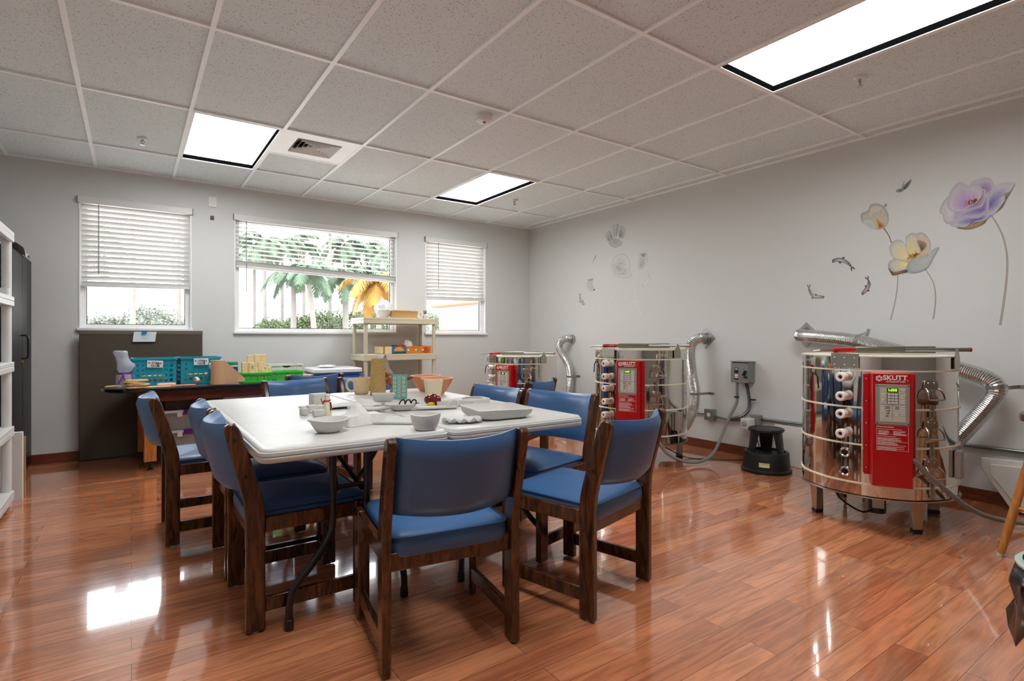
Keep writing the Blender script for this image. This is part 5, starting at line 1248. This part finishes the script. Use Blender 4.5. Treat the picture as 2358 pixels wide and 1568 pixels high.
# white basket behind
hw = [(-.12+.03*i, .05+.03*j, .008) for i in range(9) for j in range(3)]
wb = basket('plastic_basket', 'white plastic basket with slotted handle at the back of the dark table', .32, .20, .145, M_plas, (1.28, 5.935, ZS), radians(5), hw, [(-.06+.03*i, .05+.03*j, .008) for i in range(5) for j in range(3)], .012)
h = G(); h.prism([(-.045, .132), (.045, .132), (.03, .118), (.0, .112), (-.03, .118)], -.1035, -.1018, 'y'); h.build('handle_slot', mat('slot_shadow', (60, 60, 58), .8), wb)
for k in range(3):
    single(G().lathe([(0, 0), (.075, 0), (.075, .012), (0, .012)], n=20, sy=.8), 'wooden_slice', M_disc, 'wooden slice right of the green baskets, %s of three' % ('bottom', 'middle', 'top')[k], 'wooden slice', (1.465+.008*k*(-1)**k, 5.80, ZS+.0123*k), .5*k, 'slices right of the green baskets')
# ================================================================ WALL DECALS (flat prints on the right wall)
M_decal = vcol('printed_vinyl', .45)
def decal_pts(pts, ox, oy, sc): 
    out = []
    for x, y in pts:
        p = wx(ox+x/sc, oy+y/sc, RW); out.append((p.y, p.z))
    return out
def petal(g, rim, base, c0, c1, lay):
    """closed outline on the wall, colour running from the petal base to its rim"""
    N = []; n = len(rim)
    for i in range(n):                       # rounded outline
        a, b, c, d = rim[i-1], rim[i], rim[(i+1) % n], rim[(i+2) % n]
        for j in range(3):
            t_ = j/3; N.append(tuple(.5*(2*b[k]+(c[k]-a[k])*t_+(2*a[k]-5*b[k]+4*c[k]-d[k])*t_*t_+(3*b[k]-a[k]-3*c[k]+d[k])*t_**3) for k in range(2)))
    x = RW-.0006-.0005*lay; vs = []; cols = []; A, B_ = lin(c0), lin(c1); R = 5
    for r in range(1, R+1):
        f = r/R
        for i, (y, z) in enumerate(N):
            vs.append(Vector((x, base[0]+(y-base[0])*f, base[1]+(z-base[1])*f)))
            vein = 1-.10*(.5+.5*sin(i*1.9))*(1-abs(2*f-1))
            m_ = f**1.3; edge = .72 if r == R else 1.0
            cols.append(tuple((A[k]*(1-m_)+B_[k]*m_)*vein*edge for k in range(3))+(1,))
    K = len(N); fs = []
    for r in range(R-1):
        for i in range(K): fs.append((r*K+i, r*K+(i+1) % K, (r+1)*K+(i+1) % K, (r+1)*K+i))
    vs.append(Vector((x, base[0], base[1]))); cols.append(A); c_ = len(vs)-1
    for i in range(K): fs.append((c_, (i+1) % K, i))
    if g.col is None: g.col = []
    g.add(vs, fs); g.col += cols
def stem(g, pts, w, c0, c1, lay=0):
    P = smooth_path([(0, y, z) for y, z in pts], 6); x = RW-.0006-.0005*lay; L = []; cols = []; n = len(P)
    for i, p in enumerate(P):
        d = (P[min(i+1, n-1)]-P[max(i-1, 0)]).normalized(); q = Vector((0, -d.z, d.y)); ww = w[0]+(w[1]-w[0])*i/(n-1)
        for s_, c in ((-1, c0), (0, c1), (1, c0)): L.append(Vector((x, p.y, p.z))+q*ww*s_); cols.append(lin(c))
    fs = []
    for i in range(n-1):
        for j in range(2): fs.append((i*3+j, (i+1)*3+j, (i+1)*3+j+1, i*3+j+1))
    if g.col is None: g.col = []
    g.add(L, fs); g.col += cols
def flower(label, petals, stems, ox, oy, sc, stamen=None, loose=(), w=(.0035, .006), sc0=(120, 104, 90), sc1=(190, 180, 168), group=None):
    allp = [q for p in petals for q in decal_pts(p[0], ox, oy, sc)]
    t = thing('wall_decal', label, 'wall decal', (0, 0, 0), 0, group)
    lay = 0
    for s_ in stems:
        g = G(); stem(g, decal_pts(s_, ox, oy, sc), w, sc0, sc1, lay); g.build('stem', M_decal, t, ang=0)
    for (rim, base, c0, c1) in petals:
        lay += 1; g = G(); petal(g, decal_pts(rim, ox, oy, sc), decal_pts([base], ox, oy, sc)[0], c0, c1, lay); g.build('petal', M_decal, t, ang=0)
    if stamen:
        (cx2, cy2), n, spread, c0, c1, k = stamen; lay += 1; rnd = random.Random(3); g = G()
        for i in range(n):
            a = rnd.uniform(-2.8, -.3); l = spread*rnd.uniform(.35, 1); bx_ = cx2+rnd.uniform(-spread, spread); by = cy2+rnd.uniform(-.25, .25)*spread-.4*(bx_-cx2)
            stem(g, decal_pts([(bx_, by), (bx_+.5*l*cos(a), by+.5*l*sin(a)), (bx_+l*.8*cos(a), by+l*.8*sin(a))], ox, oy, sc), (k, k*1.4), c0, c1, lay)
        g.build('stamens', M_decal, t, ang=0)
    return t
GW, PU, PB, PI_ = (206, 203, 200), (176, 132, 196), (96, 78, 160), (206, 178, 208)
gold = (150, 124, 76)
flower('big purple and white flower decal, upper right of the right wall', [
 ([(1470, 300), (1560, 215), (1700, 190), (1830, 250), (1900, 330), (1860, 420), (1760, 500), (1600, 545), (1480, 500), (1440, 400)], (1650, 390), (150, 120, 176), (186, 176, 190)),
 ([(1480, 300), (1425, 285), (1370, 350), (1345, 425), (1375, 450), (1380, 490), (1410, 530), (1470, 520), (1500, 470), (1470, 400)], (1440, 420), (214, 200, 208), (190, 188, 186)),
 ([(1850, 200), (1900, 165), (2030, 160), (1990, 230), (1945, 260), (1950, 320), (1900, 390), (1840, 440), (1790, 440), (1770, 330)], (1800, 360), PB, (214, 212, 212)),
 ([(1940, 265), (1985, 240), (2028, 165), (1990, 250), (1952, 310), (1915, 385), (1850, 438), (1870, 420), (1920, 350), (1942, 310)], (1940, 320), (60, 50, 30), (160, 138, 90)),
 ([(1620, 170), (1700, 125), (1790, 115), (1830, 150), (1850, 220), (1800, 290), (1755, 290), (1735, 200)], (1775, 220), (150, 110, 180), (206, 204, 202)),
 ([(1500, 565), (1560, 560), (1640, 515), (1760, 490), (1790, 450), (1760, 520), (1700, 555), (1620, 578), (1540, 578)], (1640, 545), (176, 150, 100), (126, 104, 62)),
 ([(1440, 545), (1490, 490), (1620, 475), (1700, 470), (1800, 425), (1785, 480), (1700, 515), (1640, 520), (1580, 560), (1500, 555)], (1700, 490), (84, 62, 160), (206, 204, 206)),
 ([(1500, 170), (1450, 230), (1420, 320), (1425, 390), (1470, 420), (1540, 420), (1620, 380), (1700, 330), (1740, 250), (1720, 190), (1640, 175), (1600, 185), (1560, 160)], (1600, 370), PU, GW),
 ([(1465, 480), (1530, 430), (1600, 395), (1700, 370), (1750, 320), (1790, 235), (1800, 330), (1780, 420), (1690, 470), (1560, 480)], (1740, 400), (112, 84, 168), (196, 194, 200)),
 ], [[(1815, 455), (1880, 560), (1930, 680), (1958, 850), (1950, 1050), (1925, 1250), (1895, 1445)]], 1820, 380, 3.92, ((1630, 350), 34, 62, (150, 60, 40), (226, 160, 110), .0014))
flower('yellow and white flower decal with two stems, beside the purple flower', [
 ([(960, 740), (1050, 720), (1180, 700), (1240, 760), (1230, 860), (1120, 930), (980, 930), (930, 850)], (1090, 830), (222, 196, 120), (196, 190, 160)),
 ([(1140, 620), (1200, 610), (1250, 660), (1270, 720), (1255, 790), (1200, 815), (1150, 790), (1130, 700)], (1180, 770), (226, 176, 84), (200, 198, 194)),
 ([(1155, 680), (1225, 705), (1225, 740), (1190, 780), (1140, 790), (1130, 730)], (1190, 760), (96, 74, 50), (170, 150, 120)),
 ([(925, 690), (895, 740), (900, 790), (920, 830), (990, 855), (1060, 850), (1060, 780), (1020, 690), (970, 675)], (1060, 840), (236, 214, 140), (204, 204, 202)),
 ([(1040, 680), (1050, 640), (1100, 610), (1140, 630), (1150, 700), (1180, 780), (1120, 815), (1060, 800)], (1100, 800), (232, 206, 120), (202, 202, 198)),
 ([(885, 925), (930, 960), (1050, 935), (1065, 965), (1000, 980), (930, 997), (905, 970)], (960, 975), (150, 116, 90), (70, 52, 40)),
 ([(890, 880), (930, 855), (1060, 880), (1070, 930), (1000, 955), (930, 965), (885, 920)], (1060, 890), (236, 220, 150), (190, 190, 188)),
 ([(1055, 905), (1110, 845), (1200, 822), (1260, 810), (1280, 770), (1345, 742), (1300, 820), (1260, 900), (1210, 950), (1120, 975), (1060, 960)], (1236, 852), (186, 190, 180), (168, 178, 180)),
 ], [[(970, 990), (965, 1110), (940, 1260), (905, 1400)], [(1220, 940), (1290, 1060), (1310, 1180), (1305, 1290), (1290, 1390)]], 1820, 380, 3.92, ((1105, 830), 26, 50, (120, 60, 20), (226, 150, 70), .0013), w=(.0028, .0045))
flower('pale closed flower bud decal above the yellow flower', [
 ([(645, 510), (640, 440), (700, 410), (720, 360), (780, 345), (840, 370), (885, 440), (885, 520), (850, 560), (790, 585), (720, 560)], (800, 540), (206, 190, 150), (186, 190, 182)),
 ([(720, 400), (770, 370), (835, 385), (800, 420), (740, 440), (715, 480)], (752, 410), (214, 196, 160), (206, 206, 200)),
 ([(650, 505), (700, 490), (750, 505), (775, 560), (740, 582), (690, 550)], (740, 550), (186, 196, 186), (206, 210, 204)),
 ([(775, 480), (800, 500), (860, 548), (830, 572), (795, 578), (788, 530)], (810, 550), (120, 78, 40), (214, 180, 120)),
 ([(848, 362), (860, 348), (874, 360), (868, 376), (852, 378)], (860, 364), (200, 200, 196), (90, 90, 90)),
 ], [[(840, 565), (890, 640), (920, 725)]], 1820, 380, 3.92, w=(.003, .003), sc0=(84, 70, 54), sc1=(120, 104, 84))
flower('small grey butterfly-like leaf decal high on the right wall', [
 ([(1000, 205), (1015, 160), (1030, 145), (1032, 175), (1020, 215)], (1015, 210), (150, 150, 148), (196, 196, 194)),
 ([(1010, 218), (1050, 160), (1095, 130), (1070, 190), (1030, 225)], (1030, 210), (60, 60, 62), (140, 140, 140)),
 ([(952, 236), (970, 218), (1005, 212), (1025, 228), (990, 248), (960, 246)], (1005, 226), (90, 90, 90), (170, 170, 168)),
 ], [], 1820, 380, 3.92)
def fish(label, spine, wid, ox, oy, sc, c0, c1):
    t = thing('wall_decal', label, 'wall decal', (0, 0, 0), 0, 'fish decals')
    P = [Vector((x, y, 0)) for x, y in spine]; P = smooth_path(P, 4); n = len(P); L, R_ = [], []
    for i, p in enumerate(P):
        d = (P[min(i+1, n-1)]-P[max(i-1, 0)]).normalized(); q = Vector((-d.y, d.x, 0)); f = i/(n-1)
        w = wid*(max(.0, sin(pi*min(1, .12+f*.80)))**.8)*(1-.55*f)
        L.append(p+q*w); R_.append(p-q*w)
    out = [(p.x, p.y) for p in L+R_[::-1]]
    g = G(); m = P[n//3]; petal(g, decal_pts(out[::2], ox, oy, sc), decal_pts([(m.x, m.y)], ox, oy, sc)[0], c1, c0, 1); g.build('body', M_decal, t, ang=0)
    e = P[-1]; d = (P[-1]-P[-3]).normalized(); q = Vector((-d.y, d.x, 0)); k = wid*1.15
    for s_ in (-1, 1):
        g = G(); a = e+d*k*1.5+q*k*.6*s_; petal(g, decal_pts([(e.x, e.y), ((e+d*k*.5+q*k*.55*s_).x, (e+d*k*.5+q*k*.55*s_).y), (a.x, a.y), ((e+d*k*.7+q*k*.12*s_).x, (e+d*k*.7+q*k*.12*s_).y)], ox, oy, sc), decal_pts([((e+d*k*.5+q*k*.25*s_).x, (e+d*k*.5+q*k*.25*s_).y)], ox, oy, sc)[0], c0, c0, 1); g.build('tail_fin', M_decal, t, ang=0)
    for f, s_ in ((.3, 1), (.42, -1)):
        p = P[int(f*n)]; d = (P[int(f*n)+1]-P[int(f*n)-1]).normalized(); q = Vector((-d.y, d.x, 0))*s_; b = p+q*wid*.8
        g = G(); petal(g, decal_pts([tuple((b-d*wid*.3)[:2]), tuple((b+q*wid*.7+d*wid*.6)[:2]), tuple((b+d*wid*.7)[:2])], ox, oy, sc), decal_pts([tuple((b+q*wid*.2+d*wid*.3)[:2])], ox, oy, sc)[0], c0, c0, 2); g.build('fin', M_decal, t, ang=0)
fish('grey fish decal swimming left, highest of the three dark fish', [(376, 872), (420, 856), (465, 860), (510, 880), (540, 905), (550, 918)], 24, 1820, 380, 3.92, (66, 66, 68), (196, 196, 196))
fish('grey fish decal heading right, lowest of the three dark fish', [(308, 1192), (262, 1190), (215, 1185), (185, 1155), (170, 1120), (168, 1110)], 20, 1820, 380, 3.92, (110, 104, 96), (206, 202, 196))
fish('brownish fish decal diving down, nearest the yellow flower stems', [(645, 1168), (672, 1138), (695, 1112), (712, 1080), (708, 1050), (702, 1035)], 22, 1820, 380, 3.92, (96, 76, 74), (196, 180, 176))
# the pale far group
GA, GB, GC = (214, 214, 211), (196, 196, 193), (176, 176, 174)
ws = dict(w=(.002, .0035), sc0=(214, 214, 210), sc1=(226, 226, 223))
flower('grey upright flower decal, top of the pale far group', [
 ([(600, 300), (590, 350), (640, 430), (690, 400), (660, 300), (630, 270)], (650, 400), (150, 150, 148), GA), ([(640, 270), (660, 262), (700, 350), (690, 400), (660, 330)], (680, 380), (130, 130, 128), GB),
 ([(700, 180), (720, 165), (740, 190), (740, 340), (700, 350), (690, 250)], (720, 340), GC, GA), ([(750, 180), (770, 160), (785, 190), (760, 330), (740, 330)], (750, 320), (150, 150, 148), GB),
 ([(800, 200), (830, 190), (880, 240), (880, 300), (850, 370), (790, 360), (780, 280)], (800, 340), (130, 130, 128), GA), ([(640, 430), (700, 375), (760, 370), (820, 410), (835, 445), (780, 490), (720, 505), (670, 480)], (740, 400), GC, GB)],
 [[(700, 510), (650, 640), (610, 780), (588, 920), (600, 1080), (632, 1260), (625, 1300)]], 1300, 490, 6.27, **ws)
flower('white open rose decal in the middle of the pale far group', [
 ([(745, 620), (820, 590), (885, 600), (945, 700), (950, 780), (890, 840), (720, 800), (690, 700)], (800, 740), GB, (222, 222, 220)), ([(670, 760), (710, 750), (780, 800), (890, 790), (960, 860), (970, 915), (880, 945), (780, 935), (700, 880)], (800, 830), GC, (224, 224, 222)),
 ([(705, 760), (760, 740), (830, 800), (880, 800), (860, 860), (780, 890), (720, 840)], (790, 790), GC, GA)], [[(765, 940), (745, 1060), (700, 1190), (640, 1290), (605, 1370)], [(635, 1300), (655, 1385)]], 1300, 490, 6.27, ((800, 745), 12, 40, (150, 150, 148), (176, 176, 174), .0012), **ws)
flower('white tulip decal on a long stem, right of the pale far group', [
 ([(1085, 580), (1130, 600), (1180, 570), (1205, 650), (1190, 740), (1120, 825), (1060, 815), (1045, 740), (1070, 660)], (1110, 760), GC, (222, 222, 219)), ([(1100, 600), (1130, 580), (1175, 585), (1170, 635), (1120, 640)], (1140, 615), (120, 120, 118), GB)],
 [[(1060, 825), (1025, 960), (1012, 1120), (1020, 1270), (1060, 1370), (1110, 1490)], [(1020, 1275), (970, 1300), (945, 1345)], [(1020, 1275), (1075, 1272)]], 1300, 490, 6.27, w=(.003, .005), sc0=(218, 218, 215), sc1=(228, 228, 226))
flower('faint bud decal low at the left of the pale far group', [
 ([(330, 1010), (345, 960), (410, 950), (400, 1010), (440, 1100), (400, 1140), (360, 1130), (325, 1070)], (390, 1090), (190, 190, 187), (208, 208, 205)), ([(335, 965), (385, 960), (415, 940), (408, 975), (360, 985)], (375, 970), (150, 150, 148), (180, 180, 178)), ([(418, 1105), (440, 1100), (436, 1120), (422, 1122)], (430, 1112), (70, 70, 68), (90, 90, 88))],
 [[(430, 1125), (470, 1190), (500, 1300), (515, 1485)]], 1300, 490, 6.27, **ws)
fish('thin grey fish decal, upper left of the pale far flowers', [(450, 610), (445, 640), (430, 670), (410, 712)], 9, 1300, 490, 6.27, (140, 140, 138), (170, 170, 168))
fish('small grey fish decal, lowest left of the pale far flowers', [(290, 1325), (262, 1305), (240, 1270), (228, 1230), (224, 1200)], 24, 1300, 490, 6.27, (150, 150, 148), (190, 190, 188))
fish('white fish decal right of the tulip in the pale far flowers', [(1120, 1050), (1165, 1025), (1205, 985), (1220, 930), (1215, 905)], 30, 1300, 490, 6.27, (212, 212, 209), (226, 226, 224))
# ================================================================ OUTSIDE THE WINDOWS
M_leafp = mat('hazed_palm_leaf', (84, 104, 82), .6, var=.25, vscale=.6)  # outdoor haze is put into the leaf colour by paling it
M_leafy = mat('yellow_frond', (150, 110, 42), .6, var=.2, vscale=.7)
M_trunk = mat('palm_trunk', (124, 118, 112), .8, var=.12, vscale=1.5)
M_crown = mat('crownshaft_green', (76, 100, 62), .5)
g = G(); g.bx(-60, 90, BW+.6, 120, -.5, -.35); struct(g, 'ground', mat('pale_bounce_ground', (206, 204, 196), .9, var=.08, vscale=.4))  # ground out of view, made pale to bounce light up onto the ceiling
def palm(px, base_px, dep, zc, rt, nf, fl_, label, seed, lm=None, lean=0.0, droop=1.0):
    """a palm standing DEP metres from the camera, its crown at height zc"""
    d = _ray(px, CY); k = dep/Vector((d.x, d.y)).dot(Vector((sy_, cy_))); x, y = d.x*k, d.y*k
    t = thing('palm_tree', label, 'tree', (x, y, -.36), 0, 'palms outside the windows'); H = zc+.36; rnd = random.Random(seed)
    h = G(); P = [(lean*(z/H)**1.5, 0, z) for z in [H*i/8 for i in range(9)]]
    h.tube(P, [rt*1.25, rt*1.1, rt*1.05, rt, rt, rt*.95, rt*.9, rt*.85, rt*.8], 12); h.build('trunk', M_trunk, t)
    h = G(); h.tube([(lean, 0, H-.02), (lean, 0, H+.3), (lean, 0, H+.85), (lean, 0, H+1.1)], [rt*.85, rt*.95, rt*.6, rt*.35], 12); h.build('crownshaft', M_crown if lm is None else M_trunk, t)
    h = G()
    for f in range(nf):
        az = 2*pi*f/nf+rnd.uniform(-.2, .2); el = rnd.uniform(-.1, 1.15); ln = fl_*rnd.uniform(.85, 1.1)
        p = Vector((lean, 0, H+.95)); v = Vector((cos(az)*cos(el), sin(az)*cos(el), sin(el))); pts = [p.copy()]
        S_ = 12
        for i in range(S_):
            v.z -= .20*droop; v.normalize(); p = p+v*ln/S_; pts.append(p.copy())
        h.tube(pts, [.035*(1-i/(S_+1)) for i in range(S_+1)], 4, cap=False)
        side = Vector((-sin(az), cos(az), 0))
        for i in range(1, S_):
            for q in range(6):
                pt = pts[i]+(pts[i+1]-pts[i])*q/6; dr = (pts[i+1]-pts[i]).normalized(); fr = (i+q/6)/S_
                ll = fl_*.30*sin(pi*(.12+.85*fr))**.7
                for s_ in (-1, 1):
                    e = pt+side*s_*ll*.72+dr*ll*.45+Vector((0, 0, -ll*rnd.uniform(.35, .75))); w = dr*.032
                    m_ = (pt+e)/2+Vector((0, 0, ll*.12))
                    h.add([pt-w, pt+w, m_+w*1.2, e, m_-w*1.2], [(0, 1, 2, 3, 4)])
    h.build('crown', lm or M_leafp, t)
    return t
palm(676, 702, 42, 5.3, .22, 13, 3.0, 'green palm with pale trunk, left of the group seen through the wide window', 1)
palm(727, 748, 40, 5.0, .20, 12, 2.7, 'slightly leaning palm just right of the leftmost bushy palm', 2, lean=-.5)
palm(796, 795, 44, 5.2, .25, 13, 3.1, 'thick-trunked palm in the middle of the wide window', 3)
palm(846, 846, 46, 5.6, .25, 12, 3.0, 'palm partly hidden behind the yellow fronds', 4)
palm(872, 880, 30, 3.2, .15, 12, 2.5, 'palm with yellow-orange fronds near the right side of the wide window', 5, M_leafy)
palm(650, 660, 52, 9.3, .16, 12, 2.6, 'tall thin palm at the left of the wide window', 6)
palm(760, 762, 50, 11.5, .16, 12, 2.8, 'tall thin pale palm between the thick trunks', 7)
palm(306, 306, 40, 13.0, .17, 11, 2.8, 'tall palm trunk seen in the middle of the left window', 8)
palm(412, 412, 46, 14.0, .15, 11, 2.8, 'thin palm trunk seen at the right of the left window', 9)
palm(160, 160, 24, 5.0, .18, 11, 3.0, 'palm whose frond tip hangs into the left window', 10)
palm(610, 610, 48, 8.6, .15, 11, 2.8, 'far palm whose crown shows between the blind slats at left', 11)
for i_, (px_, dep_, z_) in enumerate(((586, 58, 9.6), (700, 60, 10.6), (792, 62, 10.6), (846, 64, 11.0), (893, 60, 9.4))):
    palm(px_, px_, dep_, z_, .17, 13, 3.6, 'far palm with fronds showing between the open blind slats, %s of five from the left' % ('first', 'second', 'third', 'fourth', 'fifth')[i_], 30+i_)
def bush(px, dep, w, hgt, label, seed, c):
    d = _ray(px, CY); k = dep/Vector((d.x, d.y)).dot(Vector((sy_, cy_))); x, y = d.x*k, d.y*k; rnd = random.Random(seed); h = G()
    t = thing('tree', label, 'tree', (x, y, -.36), YAW*-1, 'trees outside the windows')
    h.tube([(0, 0, 0), (0, 0, hgt*.55)], [.16, .1], 8); h.build('trunk', M_trunk, t); h = G()
    for i in range(5200):
        u = rnd.uniform(-1, 1); a = rnd.uniform(0, 2*pi); r_ = rnd.uniform(.72, 1.0); lump = 1+.16*sin(4*a+seed)+.12*sin(7*a+3*u)
        q = Vector((w*.5*sqrt(1-u*u)*cos(a)*r_*lump, w*.35*sqrt(1-u*u)*sin(a)*r_*lump, hgt*(.52+.48*u*r_*lump)))
        if q.z < .05: continue
        e1 = Vector((rnd.uniform(-1, 1), rnd.uniform(-1, 1), rnd.uniform(-1, 1))).normalized()*rnd.uniform(.07, .16); e2 = e1.orthogonal().normalized()*rnd.uniform(.04, .09)
        h.add([q-e1, q+e2, q+e1, q-e2], [(0, 1, 2, 3)])
    h.build('foliage', c, t)
c1 = mat('hazed_olive_leaf', (98, 112, 80), .8, var=.3, vscale=.8); c2 = mat('hazed_grey_leaf', (124, 130, 118), .8, var=.25, vscale=.7)  # foliage colours lightened to stand in for distance haze
bush(240, 46, 4.6, 3.2, 'greyish tree at the left in the left window', 1, c2); bush(345, 46, 5.2, 4.0, 'rounded greyish tree at the right in the left window', 2, c2); bush(300, 50, 4.0, 2.9, 'low tree between the two rounded trees in the left window', 6, c2); bush(425, 50, 4.0, 3.0, 'tree at the right edge of the left window', 12, c2)
bush(624, 48, 3.2, 3.0, 'small rounded tree at the left bottom of the wide window', 3, c1); bush(690, 50, 3.6, 3.4, 'rounded olive tree behind the pale palm trunks', 4, c1); bush(745, 50, 4.2, 3.8, 'large rounded tree in the middle of the wide window', 5, c1)
bush(812, 52, 5.0, 4.0, 'rounded tree behind the thick palm trunk', 7, c1); bush(880, 50, 5.0, 4.4, 'rounded tree at the right of the wide window', 8, c1); bush(965, 60, 7.0, 4.6, 'tree seen at the left edge of the narrow window', 9, c1); bush(568, 56, 3.2, 1.9, 'lowest hazy tree at the left corner of the wide window', 10, c2)
# neighbouring building seen through the narrow window
t = thing('building', 'cream neighbouring building with terracotta roof edge outside the narrow window', 'building', (12.0, 23.2, -.36))
M_cw = mat('cream_stucco', (192, 176, 154), .8)
G().bx(0, 10, -14, 0, 0, 2.70).build('wall', M_cw, t)
G().bx(-.12, 10.1, -14.1, .12, 2.70, 2.85).build('trim_band', mat('fascia_white', (206, 198, 188), .7), t, .02)
h = G(); h.loops([[Vector((x, y, z)) for x, y in ((-a, a), (-a, -14-a), (10+a, -14-a), (10+a, a))] for a, z in ((.2, 2.85), (.34, 2.92), (.34, 3.0), (.22, 3.08), (-.4, 3.1))]); h.build('roof_edge', mat('terracotta_edge', (178, 116, 96), .8, var=.08, vscale=1.2), t)
# ================================================================ SKY, CAMERA, VIEW
w = bpy.data.worlds.new('sky'); S.world = w; w.use_nodes = True; nt = w.node_tree
bg = nt.nodes['Background']; tc = nt.nodes.new('ShaderNodeTexCoord'); n = nt.nodes.new('ShaderNodeTexNoise'); n.inputs['Scale'].default_value = 2.2; n.inputs['Detail'].default_value = 5
mx = nt.nodes.new('ShaderNodeMix'); mx.data_type = 'RGBA'; mx.inputs['A'].default_value = (.86, .92, 1.0, 1); mx.inputs['B'].default_value = (1, 1, 1, 1)
nt.links.new(tc.outputs['Generated'], n.inputs['Vector']); nt.links.new(n.outputs['Fac'], mx.inputs['Factor']); nt.links.new(mx.outputs['Result'], bg.inputs['Color']); bg.inputs['Strength'].default_value = SKY
cam = bpy.data.cameras.new('camera'); co = bpy.data.objects.new('camera', cam); C.objects.link(co)
cam.sensor_fit = 'HORIZONTAL'; cam.sensor_width = 36.0; cam.lens = 36.0*F/2358.0; cam.shift_y = -(784.0-CY)/2358.0; cam.clip_start = .02; cam.clip_end = 400
co.location = (0, 0, EYE); co.rotation_euler = (pi/2, 0, -YAW); S.camera = co
S.view_settings.view_transform = 'Standard'; S.view_settings.look = 'None'; S.view_settings.gamma = 1; S.view_settings.exposure = EXPO; S.view_settings.use_curve_mapping = False
S.cycles.use_denoising = True; S.cycles.max_bounces = 10; S.cycles.diffuse_bounces = 5; S.cycles.glossy_bounces = 5; S.cycles.transparent_max_bounces = 12; S.cycles.sample_clamp_indirect = 6.0; S.cycles.blur_glossy = .4
